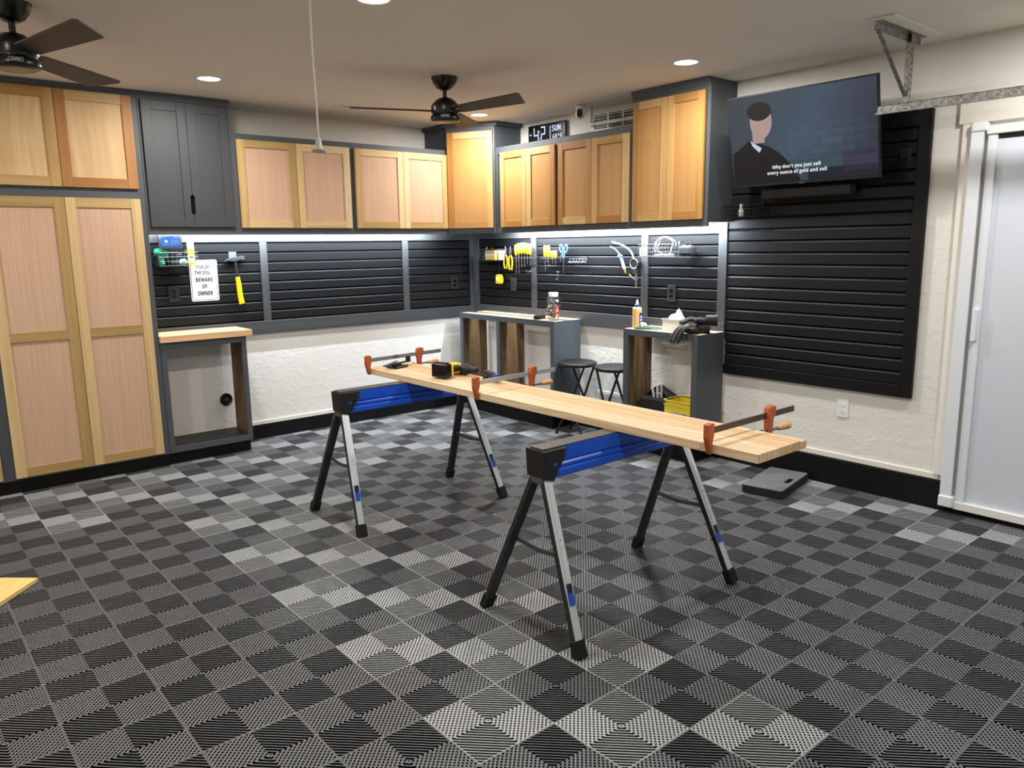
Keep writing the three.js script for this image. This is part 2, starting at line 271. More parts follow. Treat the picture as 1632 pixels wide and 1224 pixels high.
// cabinet body with face frame: local x 0..w, y 0..h, front at z=0, depth d behind it
function body(t, w, h, d, rails, stiles, { lift = .03, crown = 0, mat = mt.grey } = {}) {
  put(t, 'carcass', bx(.001, lift, -d, w - .001, h - .002, -.018, .001), mat);
  const f = []; for (const [y0, y1] of rails) f.push(bx(stiles[0][1], y0, -.02, stiles[stiles.length - 1][0], y1, 0)); for (const [x0, x1] of stiles) f.push(bx(x0, 0, -.02, x1, h, .0004));
  put(t, 'face_frame', f, mat);
}
function crown(t, x0, x1, y0, y1, out, side = 'both') { // crown moulding along the front and returning at open ends
  const p = [[0, 0], [.006, 0], [.010, (y1 - y0) * .35], [out * .7, (y1 - y0) * .75], [out, y1 - y0], [0, y1 - y0]];
  const f = ext(p.map(([a, b]) => [a, b]), x1 - x0 + 2 * out * .0, 0); f.rotateY(-Math.PI / 2); f.translate(x1, y0, 0); // outline x -> +z
  put(t, 'crown_moulding', f, mt.grey);
}
const ZA = -3.72, DA = ZA - WA - .004; // face-frame plane of the back wall run
{ // tall pantry cabinets
  const makeTall = (x0, label) => {
    const t = thing('pantry_cabinet', label, 'cabinet', [x0, 0, ZA], 0, 'tall pantry cabinets along the back wall');
    const w = .97; put(t, 'carcass', bx(.001, .09, -DA, w - .001, CEIL - .001, -.018, .001), mt.grey);
    put(t, 'face_frame', [bx(0, .085, -.02, .035, CEIL - .04, 0), bx(w - .035, .085, -.02, w, CEIL - .04, 0), bx(.035, .085, -.02, w - .035, .13, -.0004), bx(.035, 1.845, -.02, w - .035, 1.95, -.0004), bx(.035, 2.50, -.02, w - .035, CEIL - .03, -.0004)], mt.grey);
    put(t, 'toe_kick', bx(0, -.01, -DA, w, .09, -.012, .001), mt.kick);
    crown(t, 0, w, CEIL - .045, CEIL - .002, .03);
    for (const [x, n] of [[.03, 0], [.482, 1]]) { door(t, x, .1, .0008, .449, 1.765, mt.poplar, mt.oakPink, { mid: .895, sw: .062 }); door(t, x, 1.93, .0008, .449, .595, mt.poplarWarm, mt.maple, { sw: .062 }); }
    return t;
  };
  makeTall(-.66, 'tall pantry cabinet with unfinished wood doors beside the small open base cabinet');
  makeTall(-1.63, 'tall pantry cabinet with unfinished wood doors, second from the small open base cabinet');
  makeTall(-2.60, 'tall pantry cabinet with unfinished wood doors against the side wall');
}
{ // grey wall cabinet
  const w = .612, h = CEIL - 1.63, t = thing('wall_cabinet', 'grey painted wall cabinet with two grey shaker doors', 'cabinet', [.312, 1.63, ZA], 0, 'wall cabinets');
  body(t, w, h, DA, [[0, .05], [h - .08, h - .002]], [[0, .022], [w - .022, w]]);
  crown(t, 0, w, h - .045, h - .002, .028);
  door(t, .016, .052, .0008, .286, .832, mt.greyDoor, mt.greyDoor, { notch: 1, sw: .06 }); door(t, .304, .052, .0008, .286, .832, mt.greyDoor, mt.greyDoor, { notch: -1, sw: .06 });
  put(t, 'grip_slot', bx(.285, .13, .0003, .322, .285, .0012, 0), mt.slatBack);
}
function pair(label, x, y, z, turn, w, h, d, wd, fm, pm, { x0 = .03, top = .05, gap = .003, crn = false, alt } = {}) {
  const t = thing('wall_cabinet', label, 'cabinet', [x, y, z], turn, 'wall cabinets');
  body(t, w, h, d, [[0, .05], [h - top, h - .0005]], [[0, .028], [w - .028, w]]);
  const dh = h - .05 - top + .012; for (const k of [0, 1]) door(t, x0 + k * (wd + gap), .048, .0008, wd, dh, fm, pm[k], { sw: .054 });
  if (crn) crown(t, 0, w, h - .045, h - .002, .03);
  return t;
}
const HW = .717;
pair('pale wood door wall cabinet next to the grey wall cabinet', .925, 1.63, ZA, 0, .955, HW, DA, .449, mt.poplar, [mt.oakPink, mt.oakPink], { x0: .03, top: .053 });
pair('pale wood door wall cabinet next to the corner cabinet on the back wall', 1.881, 1.63, ZA, 0, .93, HW, DA, .449, mt.poplar, [mt.oakPink, mt.oakPink], { x0: .024, top: .053 });
const XB = 3.06, DB = WB - XB - .004, RB = -Math.PI / 2;
pair('narrow wood door wall cabinet right beside the corner cabinet under the digital clock', XB, 1.63, -3.345, RB, .777, HW, DB, .337, mt.poplarWarm, [mt.oakWarm, mt.oakWarm], { x0: .08, top: .06 });
pair('narrow wood door wall cabinet under the white pipe and vent', XB, 1.63, -2.567, RB, .762, HW, DB, .359, mt.poplarWarm, [mt.oakWarm, mt.oakWarm], { x0: .017, top: .06 });
pair('taller wood door wall cabinet beside the television', XB, 1.63, -1.804, RB, .652, CEIL - 1.63, DB, .3, mt.poplarWarm, [mt.oakWarm, mt.oakWarm], { x0: .018, top: .085, crn: true });
{ // diagonal corner cabinet
  const t = thing('corner_cabinet', 'diagonal corner wall cabinet with a single tall wood door', 'cabinet', [2.812, 1.63, ZA], 0, 'wall cabinets');
  const h = CEIL - 1.63 - .002, pl = [[0, 0], [XB - 2.812, -3.346 - ZA], [WB - .004 - 2.812, -3.346 - ZA], [WB - .004 - 2.812, -DA], [0, -DA]];
  const g = ext(pl.map(([a, b]) => [a, -b]), h - .03, 0); g.rotateX(-Math.PI / 2); g.translate(0, .03, 0); put(t, 'carcass', g, mt.grey);
  const dx = pl[1][0], dz = pl[1][1], L = Math.hypot(dx, dz), f = grp(t, 'front'); f.rotation.y = -Math.atan2(dz, dx);
  put(f, 'face_frame', [bx(.002, 0, 0, .035, h, .012), bx(L - .035, 0, 0, L - .002, h, .012), bx(.035, 0, 0, L - .035, .05, .0116), bx(.035, h - .09, 0, L - .035, h, .0116)], mt.grey);
  const dd = door(t, 0, .048, 0, L - .036, .81, mt.poplarWarm, mt.oakWarm, { sw: .056 }); dd.rotation.y = f.rotation.y; const c = Math.cos(-f.rotation.y), s = Math.sin(-f.rotation.y); dd.position.set(.018 * c - .0125 * s, .048, .018 * s + .0125 * c);
  const cr = ext([[-.02, .0], [dx - .012, -dz - .028], [WB - .004 - 2.812, -dz - .028], [WB - .004 - 2.812, DA], [-.028, DA], [-.028, 0]], .03, 0); cr.rotateX(-Math.PI / 2); cr.translate(0, h - .032, 0); put(t, 'crown_moulding', cr, mt.grey);
}
{ // small open base cabinet with wood counter, back wall
  const w = .612, h = .885, t = thing('base_cabinet', 'small open grey base cabinet under the wooden counter', 'cabinet', [.312, 0, ZA]);
  put(t, 'toe_kick', bx(0, -.01, -DA, w - .012, .085, -.03, .001), mt.kick);
  put(t, 'side', bx(0, .085, -DA + .034, .016, h, -.018, .001), mt.stained); const s = put(t, 'side', bx(w - .016, .085, -DA + .034, w - .002, h, -.018, .001), mt.stained, null, 'brown stained side panel'); put(t, 'side_skin', bx(w - .0018, .085, -DA + .034, w, h, -.018, 0), mt.grey);
  put(t, 'floor_panel', bx(.016, .115, -DA, w - .016, .13, -.02, 0), mt.black);
  put(t, 'face_frame', [bx(0, .085, -.02, .04, h, 0), bx(w - .035, .085, -.02, w, h, 0), bx(.04, .085, -.02, w - .035, .128, -.0004), bx(.04, h - .045, -.02, w - .035, h, -.0004)], mt.grey);
  put(t, 'stretcher', bx(.016, h - .02, -DA + .034, w - .016, h, -.03, 0), mt.stained);
  const c = thing('countertop', 'short butcher block countertop on the small open base cabinet', 'countertop', [.31, h + .001, ZA]); put(c, 'slab', bx(0, 0, -DA + .032, .655, .046, .03, .003, 0), mt.butcher);
}
// open base units on the right wall
{
  const X0 = 3.01, D = WB - X0 - .036, h = .912;
  const mk = (z0, w, divs, label) => {
    const t = thing('base_unit', label, 'cabinet', [X0, 0, z0], RB, 'open base units along the right wall');
    const pan = (x, outer) => { put(t, 'side', bx(x, .14, -D, x + .016, h - .02, -.018, .001), mt.stained); if (outer) put(t, 'side_skin', bx(outer > 0 ? x + .0162 : x - .002, .14, -D, outer > 0 ? x + .0182 : x - .0002, h - .001, -.018, 0), mt.grey); };
    pan(.003, -1); pan(w - .019, 1); for (const d of divs) pan(d + .012, 0);
    const f = [bx(0, .14, -.02, .045, h, 0), bx(w - .045, .14, -.02, w, h, 0), bx(.045, h - .045, -.02, w - .045, h, -.0004), bx(.045, .14, -.02, w - .045, .17, -.0004)]; for (const d of divs) f.push(bx(d, .17, -.02, d + .042, h - .045, -.0004));
    put(t, 'face_frame', f, mt.grey);
    put(t, 'floor_panel', bx(.019, .15, -D, w - .019, .168, -.02, 0), mt.black);
    put(t, 'stretcher', bx(.003, h - .018, -.11, w - .003, h + .001, -.021, .001, 0), mt.pine); put(t, 'stretcher', bx(.003, h - .018, -D, w - .003, h + .001, -D + .1, .001, 0), mt.pine);
    put(t, 'toe_kick', bx(.02, -.01, -D, w - .08, .139, -.06, .001), mt.kick);
    return t;
  };
  mk(-3.855, 1.285, [.54], 'open grey base unit with two bays in the corner, topped by a jar');
  mk(-1.825, .66, [], 'single bay open grey base unit holding the yellow tub');
}

// ================================================================ SLATWALL
const slatGeo = {};
// slats face +z in local coordinates, running along local x
function slatGeoX(L) { const k = 'x' + L.toFixed(3); if (!slatGeo[k]) { const g = ext([[0, .004], [.009, .004], [.012, .007], [.012, .0625], [.0055, .0715], [0, .0715]], L, 0); g.rotateY(-Math.PI / 2); g.translate(L, 0, 0); slatGeo[k] = g; } return slatGeo[k]; }
const PITCH = .0765;
function slatPanel(label, pos, turn, bays, y0, n, extra) {
  const t = thing('slatwall_panel', label, 'wall panel', pos, turn);
  const xa = bays[0][0], xb = bays[bays.length - 1][1];
  put(t, 'backing', bx(xa, y0 - .02, 0, xb, y0 + n * PITCH + .02, .006, 0), mt.slatBack);
  for (const [a, b] of bays) for (let i = 0; i < n; i++) put(t, 'slat', slatGeoX(b - a - .002), mt.slat, [a + .001, y0 + i * PITCH, .008]);
  extra(t); return t;
}
// back wall: local x = world x
slatPanel('black slatwall panel with framing boards on the back wall', [0, 0, WA + .001], 0, [[.34, 1.2], [1.26, 2.515], [2.575, 3.275]], .963, 8, t => {
  for (const [a, b] of [[1.2, 1.26], [2.515, 2.575], [3.275, WB - .03]]) put(t, 'frame_post', bx(a, .955, .004, b, 1.585, .030, .002), mt.rail);
  put(t, 'frame_rail', bx(.32, .86, .001, WB - .03, .957, .032, .003, 0), mt.rail); put(t, 'frame_rail', bx(.32, 1.578, .001, WB - .034, 1.657, .032, .002, 0), mt.rail);
});
// right wall: local x = world z
slatPanel('black slatwall panel with framing boards behind the hand tools', [WB - .001, 0, 0], RB, [[-3.95, -3.19], [-3.125, -1.93], [-1.865, -1.24]], .975, 8, t => {
  for (const [a, b] of [[-4.02, -3.95], [-3.19, -3.125], [-1.93, -1.865], [-1.24, -1.172]]) put(t, 'frame_post', bx(a, .968, .004, b, 1.59, .030, .002), mt.rail);
  put(t, 'frame_rail', bx(-4.016, .868, .001, -1.172, .972, .032, .003, 0), mt.rail); put(t, 'frame_rail', bx(-4.016, 1.585, .001, -1.172, 1.657, .032, .002, 0), mt.rail);
});
slatPanel('tall black slatwall panel behind the television', [WB - .001, 0, 0], RB, [[-1.17, .035]], .69, 19, t => {
  put(t, 'frame_board', bx(.035, .62, .001, .103, 2.225, .032, .003), mt.railBlack); put(t, 'frame_board', bx(-1.17, .62, .001, .035, .692, .032, .003, 0), mt.railBlack); put(t, 'frame_board', bx(-1.145, 2.142, .001, .035, 2.225, .032, .003, 0), mt.railBlack);
});
// LED strips under the wall cabinets
function ledStrip(label, a, b, turn, power) {
  const L = Math.hypot(b[0] - a[0], b[2] - a[2]), t = thing('led_strip', label, 'light strip', [(a[0] + b[0]) / 2, a[1], (a[2] + b[2]) / 2], turn, 'under cabinet light strips');
  put(t, 'channel', bx(-L / 2, .004, -.008, L / 2, .007, .008, .001), mt.white);
  put(t, 'diffuser', rot(bx(-L / 2, -.001, -.006, L / 2, .001, .006, 0), .61), new THREE.MeshStandardMaterial({ color: 0xffffff, roughness: .6, emissive: LEDC, emissiveIntensity: 5 }));
  const l = new THREE.RectAreaLight(LEDC, power, L, .012); l.position.set(0, -.006, -.002); l.rotation.x = -.96; t.add(l);
}
ledStrip('cool white light strip under the back wall cabinets', [.33, 1.652, -3.85], [2.84, 1.652, -3.85], 0, LED);
ledStrip('cool white light strip under the right wall cabinets', [3.17, 1.652, -3.4], [3.17, 1.652, -1.19], RB, LED * 1.85);

// ================================================================ CEILING FANS
function makeFan(label, x, z, a0) {
  const t = thing('ceiling_fan', label, 'ceiling fan', [x, CEIL, z]);
  put(t, 'canopy', lathe([[.0, -.08], [.028, -.078], [.05, -.066], [.072, -.036], [.083, -.006], [.083, 0]]), mt.fan);
  put(t, 'downrod', [bar([0, -.14, 0], [0, -.07, 0], .0135), tr(lathe([[.0, .0], [.02, 0], [.02, .018], [.0135, .024]]), 0, -.142, 0)], mt.fan);
  put(t, 'motor_housing', lathe([[.012, -.126], [.045, -.128], [.068, -.146], [.086, -.166], [.089, -.176], [.089, -.212], [.083, -.216], [.083, -.228], [.092, -.232], [.094, -.252], [.09, -.264], [.07, -.27], [.068, -.268]], 36), mt.fan);
  put(t, 'bottom_plate', lathe([[0, -.2705], [.06, -.2705], [.069, -.268]], 36), M(0x6d5745, .3));
  const bd = put(t, 'name_plate', tr(new THREE.PlaneGeometry(.055, .016), 0, 0, .0945), new THREE.MeshStandardMaterial({ roughness: .4, map: canvasTex(128, 40, (c, w, h) => { c.fillStyle = '#101012'; c.fillRect(0, 0, w, h); c.strokeStyle = c.fillStyle = '#e8e8e8'; c.lineWidth = 3; c.strokeRect(3, 3, w - 6, h - 6); c.font = 'bold 22px sans-serif'; c.textAlign = 'center'; c.textBaseline = 'middle'; c.fillText('HUNTER', w / 2, h / 2 + 1); }) }), [0, -.243, 0]);
  bd.rotation.y = Math.atan2(camera.position.x - x, camera.position.z - z);
  for (let k = 0; k < 3; k++) {
    const b = ext([[.085, -.03], [.12, -.052], [.60, -.078], [.665, .05], [.645, .066], [.12, .052], [.085, .03]], .006, .001); b.rotateX(Math.PI / 2); b.rotateX(-.2); b.translate(0, -.2, 0);
    const m = put(t, 'blade', b, mt.blade); m.rotation.y = -(a0 + k * 120) * Math.PI / 180;
    const br = put(m, 'blade_iron', [bx(.06, -.207, -.02, .15, -.202, .02, .002)], mt.fan);
  }
  return t;
}
makeFan('black three blade ceiling fan in front of the corner cabinet', 1.719, -2.186, 82);
makeFan('black three blade ceiling fan in front of the tall pantry cabinets', -.606, -2.072, 76);

// ================================================================ SAWHORSES AND WORKPIECE
{
  const t = thing('sawhorse', 'blue folding sawhorse under the board end with the drill, nearer the back wall', 'sawhorse', [1.14, 0, -1.845], 0, 'blue sawhorses');
  const L = .44;
  const prof = [[-.036, .622], [-.04, .627], [-.04, .65], [-.036, .657], [-.04, .664], [-.04, .674], [-.034, .682], [-.04, .69], [-.042, .742], [.042, .742], [.04, .69], [.034, .682], [.04, .674], [.04, .664], [.036, .657], [.04, .65], [.04, .627], [.036, .622]];
  const bg = ext(prof, 2 * L - .02, 0); bg.rotateY(Math.PI / 2); bg.translate(-L + .01, 0, 0); put(t, 'beam', bg, mt.blue);
  put(t, 'top_plate', bx(-L - .005, .7425, -.036, L + .005, .75, .036, .002, 0), M(0x605d5a, .45, .4));
  for (const s of [-1, 1]) {
    const cap = grp(t, 'end_cap'); cap.scale.x = s;
    const sh = ext([[.335, .741], [.35, .7425], [.456, .7425], [.45, .632], [.40, .616], [.388, .64], [.36, .68], [.335, .71]], .104, .002); sh.translate(0, 0, -.052); put(cap, 'cap_shell', sh, mt.black);
    for (const zz of [-1, 1]) { const c = new THREE.CylinderGeometry(.008, .008, .004, 14); c.rotateX(Math.PI / 2); put(cap, 'rivet', tr(c, .398, .684, zz * .0535), mt.blue); const c2 = new THREE.BoxGeometry(.006, .014, .004); put(cap, 'lock_tab', tr(c2, .346, .72, zz * .0535), mt.blue); }
    put(cap, 'hinge_plate', bx(.418, .606, -.036, .45, .642, .036, .002), mt.steelDark);
    for (const z of [-1, 1]) {
      const leg = grp(t, 'leg'), top = [s * .426, .632, z * .026], ft = [s * .49, .0, z * .285], at = k => [top[0] + (ft[0] - top[0]) * k, top[1] + (ft[1] - top[1]) * k, top[2] + (ft[2] - top[2]) * k];
      const o = [0, .37 * .012, z * .93 * .012], off = (p, k) => [p[0] + o[0] * k, p[1] + o[1] * k, p[2] + o[2] * k];
      put(leg, 'channel', beam(at(0), at(.93), [1, 0, 0], .044, .024, .003), M(0x2c2e30, .45, .3));
      put(leg, 'face_plate', [beam(off(at(.02), 1.1), off(at(.66), 1.1), [1, 0, 0], .04, .003, .001), beam(off(at(.05), 1.3), off(at(.64), 1.3), [1, 0, 0], .016, .003, .001)], mt.zinc);
      put(leg, 'extension', beam(off(at(.62), 1.02), off(at(.93), 1.02), [1, 0, 0], .036, .003, .001), mt.zinc);
      put(leg, 'sticker', beam(off(at(.6), 1.45), off(at(.72), 1.45), [1, 0, 0], .026, .0012, 0), mt.blue); put(leg, 'sticker', beam(off(at(.6), 1.52), off(at(.65), 1.52), [1, 0, 0], .022, .0012, 0), mt.black);
      put(leg, 'rivet', [.36, .4].map(k => tr(new THREE.SphereGeometry(.0045, 8, 6), ...off(at(k), 1.4))), mt.chrome);
      put(leg, 'foot', beam(at(.905), at(1), [1, 0, 0], .052, .038, .004), mt.rubber);
    }
    const k = .46, y = .632 * (1 - k), zz = .026 + .259 * k, xx = s * (.426 + .064 * k);
    put(t, 'brace', [beam([xx - .012 * s, y, -zz], [xx - .012 * s, y - .012, 0], [1, 0, 0], .004, .02, .001), beam([xx - .012 * s, y - .012, 0], [xx - .012 * s, y, zz], [1, 0, 0], .004, .02, .001)], M(0x5a5d61, .4, .6));
  }
  dup(t, [1.14, 0, -.205], 0, 'blue folding sawhorse nearest the doorway end of the clamped board');
}
const BX = 1.115, BT = .785, BZ0 = -2.265, BZ1 = .5;
{
  const t = thing('glued_board', 'long board of edge glued planks clamped across the two sawhorses', 'board', [BX, .7503, 0]);
  put(t, 'plank', bx(0, 0, BZ0, .142, .0345, BZ1, .0015, 2), mt.pine); put(t, 'plank', bx(.1432, 0, BZ0, .284, .0347, BZ1, .0015, 2), mt.pine2); put(t, 'plank', bx(.2852, 0, BZ0, .33, .031, BZ1, .0015, 2), mt.pine);
}
function clamp(label, z, skew, barMat) {
  const t = thing('bar_clamp', label, 'clamp', [BX, BT, z], skew, 'orange bar clamps');
  put(t, 'bar', bx(-.012, .04, -.0035, .575, .064, .0035, .0008, 0), barMat);
  const j = ext([[-.034, .078], [-.012, .084], [.004, .08], [.004, .034], [-.004, .01], [-.0045, -.036], [-.014, -.036], [-.026, .0], [-.034, .03]], .02, .002); j.translate(0, 0, -.01); put(t, 'fixed_jaw', j, mt.orange);
  const s = ext([[.372, .082], [.384, .09], [.408, .09], [.418, .084], [.418, .052], [.403, .036], [.398, -.03], [.378, -.03], [.374, .02], [.366, .05]], .024, .002); s.translate(0, 0, -.012); put(t, 'sliding_jaw', s, mt.orange);
  put(t, 'trigger', bx(.404, .022, -.004, .414, .04, .004, .001), mt.steelDark);
  put(t, 'screw', [bar([.341, -.014, 0], [.46, -.014, 0], .006), bar([.337, -.014, 0], [.345, -.014, 0], .013)], mt.steelDark);
  const h = lathe([[0, 0], [.008, 0], [.011, .01], [.013, .04], [.016, .07], [.0155, .085], [.008, .094], [0, .095]], 16); h.rotateZ(-Math.PI / 2); h.translate(.455, -.014, 0); put(t, 'handle', h, mt.handle);
}
clamp('orange bar clamp with steel bar at the board end by the back wall', -2.215, .1, mt.steel);
clamp('orange bar clamp with steel bar across the middle of the board', -1.12, .06, mt.steel);
clamp('orange bar clamp with rust brown bar near the cut board end', .3, 0, mt.steelBrown);
{ // cordless driver lying on its side
  const t = thing('cordless_drill', 'yellow and black cordless drill lying on the clamped board', 'power tool', [1.225, BT, -1.60], .2);
  put(t, 'battery', [tr(new RoundedBoxGeometry(.05, .078, .115, 2, .006), 0, .047, 0), bx(-.02, .086, -.045, .02, .092, .045, .002)], mt.blackGloss);
  put(t, 'battery_collar', ext(rrect(.105, .072, .014), .016, .002), mt.yellow).position.set(.026, .048, 0); t.children[t.children.length - 1].rotation.y = Math.PI / 2;
  put(t, 'grip', [tube([[.035, .05, 0], [.09, .045, .0], [.14, .043, .0]], .021, 12, 12)], mt.black);
  put(t, 'motor_body', [tr(rot(new THREE.CapsuleGeometry(.032, .08, 6, 14), Math.PI / 2), .165, .034, .0)], mt.black);
  put(t, 'yellow_shell', [tr(rot(new THREE.CapsuleGeometry(.0335, .035, 6, 14), Math.PI / 2), .15, .038, -.03)], mt.yellow);
  put(t, 'chuck', [bar([.165, .034, .06], [.165, .034, .12], .024, .014, 14)], mt.black);
  put(t, 'belt_clip', bx(.005, .0005, .03, .03, .012, .06, .001), mt.steel);
}
{
  const t = thing('quick_clamp', 'flat black clip tool lying on the board near the back wall', 'hand tool', [1.255, BT, -2.13], .35);
  put(t, 'jaw', [bx(-.12, .022, -.012, .13, .03, .012, .002, 0), bx(.1, .02, -.01, .13, .06, .01, .003)], mt.black);
  put(t, 'base', [bx(-.05, .0, -.045, .06, .012, .045, .004), bx(-.03, .012, -.015, .03, .023, .015, .002)], mt.black);
  put(t, 'lever', [beam([-.12, .026, 0], [-.02, .045, .02], [0, 0, 1], .014, .006)], mt.steelDark);
}
{
  const t = thing('screw_gun', 'dark tool with a blue collar behind the middle bar clamp', 'power tool', [1.385, BT, -1.33], -.3);
  put(t, 'body', [bar([-.0, .026, -.12], [0, .026, .03], .021, .025, 12), bx(-.03, 0, -.1, .03, .028, -.04, .006)], mt.black);
  put(t, 'collar', [bar([0, .026, .03], [0, .026, .065], .024, .02, 14)], mt.blueDark); put(t, 'nose', [bar([0, .026, .065], [0, .026, .11], .014, .01, 12)], mt.black);
}
{ // pine board on the floor
  const t = thing('pine_board', 'yellow pine board lying on the ribbed floor', 'board', [-.772, .0005, -2.085], -Math.atan2(.735, -.68));
  put(t, 'plank', bx(0, 0, 0, 1.2, .02, .32, .002, 0), mt.yellowPine);
}
{ // kneeling pad
  const t = thing('kneeling_pad', 'black foam kneeling pad with handle slot by the right wall', 'pad', [3.035, .0005, -.555], Math.atan2(.088, .47));
  const g = ext(rrect(.475, .255, .02), .042, .004, [rrect(.1, .026, .012, 3, 0, -.082)]); g.rotateX(-Math.PI / 2); g.translate(0, .0045, 0); uvm(g, 0); put(t, 'foam', g, [mt.foam, mt.foamSide]);
}
// ================================================================ STOOLS
{
  const t = thing('folding_stool', 'black folding stool beside the two bay base unit', 'stool', [3.1, 0, -2.395], .15, 'black folding stools');
  const seat = lathe([[0, .585], [.05, .586], [.13, .592], [.148, .598], [.158, .592], [.162, .58], [.156, .566], [.146, .566], [.146, .574], [0, .574]], 36); put(t, 'seat', seat, mt.black);
  for (const s of [-1, 1]) { put(t, 'leg', tube([[s * .085, .57, -.12], [s * .1, .3, -.01], [s * .115, .012, .135]], .0095, 8, 8), mt.black); put(t, 'leg', tube([[s * .07, .57, .12], [s * .083, .3, .01], [s * .095, .012, -.135]], .0095, 8, 8), mt.black); for (const z of [-.135, .135]) put(t, 'foot_cap', tr(new THREE.CylinderGeometry(.012, .013, .024, 10), s * (z > 0 ? .115 : .095), .012, z), mt.rubber); }
  put(t, 'crossbar', [bar([-.108, .13, .077], [.108, .13, .077], .007), bar([-.09, .13, -.077], [.09, .13, -.077], .007)], mt.black);
  dup(t, [3.14, 0, -2.02], -.1, 'black folding stool beside the single bay base unit');
}

// ================================================================ TELEVISION AND GARAGE DOOR TRACK
{
  const t = thing('television', 'wall mounted flat television tilted forward with subtitles on screen', 'television', [3.1, 2.135, -.5516]); t.rotation.set(.215, RB + .016, 0, 'YXZ');
  const w = .936, h = .548;
  put(t, 'case', tr(new RoundedBoxGeometry(w, h, .022, 2, .004), 0, 0, -.012), mt.black); put(t, 'back_cover', bx(-.33, -.22, -.06, .33, .15, -.02, .01), mt.black);
  put(t, 'wall_mount', [bx(-.12, -.1, -.09, .12, .1, -.06, .004), bar([0, -.02, -.09], [0, -.05, -.175], .02), bx(-.1, -.16, -.18, .1, .02, -.172, .003)], mt.black);
  const tx = canvasTex(1024, 590, (c, W2, H2) => {
    const g = c.createLinearGradient(0, 0, W2, H2); g.addColorStop(0, '#333d46'); g.addColorStop(.5, '#39485a'); g.addColorStop(1, '#1a1d2b'); c.fillStyle = g; c.fillRect(0, 0, W2, H2);
    const rr = (() => { let q = 5; return () => (q = (q * 16807) % 2147483647) / 2147483647; })();
    for (let r = 0; r < 10; r++) for (let k = -1; k < 8; k++) { const x = k * 150 + (r % 2) * 75 + 60, y = r * 52 + 14, d = Math.hypot((x - 640) / 420, (y - 330) / 240), a = Math.max(0, 1 - d); c.fillStyle = `rgba(${84 + 12 * rr()},${104 + 12 * rr()},${122 + 10 * rr()},${.06 + .3 * a})`; c.fillRect(x, y, 146, 48); }
    c.fillStyle = '#2f4650'; c.fillRect(0, 455, W2, 60); c.fillStyle = '#161c28'; c.fillRect(560, 515, W2, 75); c.fillStyle = 'rgba(52,34,62,.55)'; c.fillRect(800, 430, 224, 120);
    // plain stand-in figure: coat, collar, head without features
    c.fillStyle = '#12151d'; c.beginPath(); c.moveTo(0, 590); c.lineTo(10, 370); c.quadraticCurveTo(90, 330, 140, 290); c.lineTo(280, 340); c.quadraticCurveTo(430, 420, 510, 590); c.fill();
    c.fillStyle = '#b9c6dc'; c.beginPath(); c.moveTo(150, 292); c.lineTo(235, 350); c.lineTo(215, 380); c.lineTo(165, 330); c.fill();
    c.fillStyle = '#a58d8a'; c.fillRect(170, 225, 90, 90); c.beginPath(); c.ellipse(240, 175, 82, 112, 0, 0, 7); c.fill();
    c.fillStyle = '#241f22'; c.beginPath(); c.ellipse(232, 105, 90, 62, 0, 0, 7); c.fill();
    c.fillStyle = '#f2f2f2'; c.font = 'bold 32px sans-serif'; c.textAlign = 'center'; c.fillText("Why don't you just sell", 478, 498); c.fillText('every ounce of gold and sell', 478, 536);
  });
  put(t, 'screen', new THREE.PlaneGeometry(w - .018, h - .026), screenMat(tx, 1.3), [0, .004, .0004]);
  put(t, 'badge', bx(-.018, -h / 2 + .001, -.003, .018, -h / 2 + .008, .0008, 0), mt.steelDark);
  const sl = new THREE.RectAreaLight(0x8fa4bd, .25, w - .02, h - .03); sl.position.set(0, .004, .004); sl.rotation.y = Math.PI; t.add(sl);
  const b = thing('soundbar', 'slim dark soundbar under the television', 'soundbar', [3.265, 1.822, -.58], RB); put(b, 'housing', tr(new RoundedBoxGeometry(.585, .058, .075, 3, .012), 0, 0, 0), mt.grille); put(b, 'bracket', [bx(-.2, -.015, -.055, -.16, .02, -.036, .002), bx(.16, -.015, -.055, .2, .02, -.036, .002)], mt.black);
}
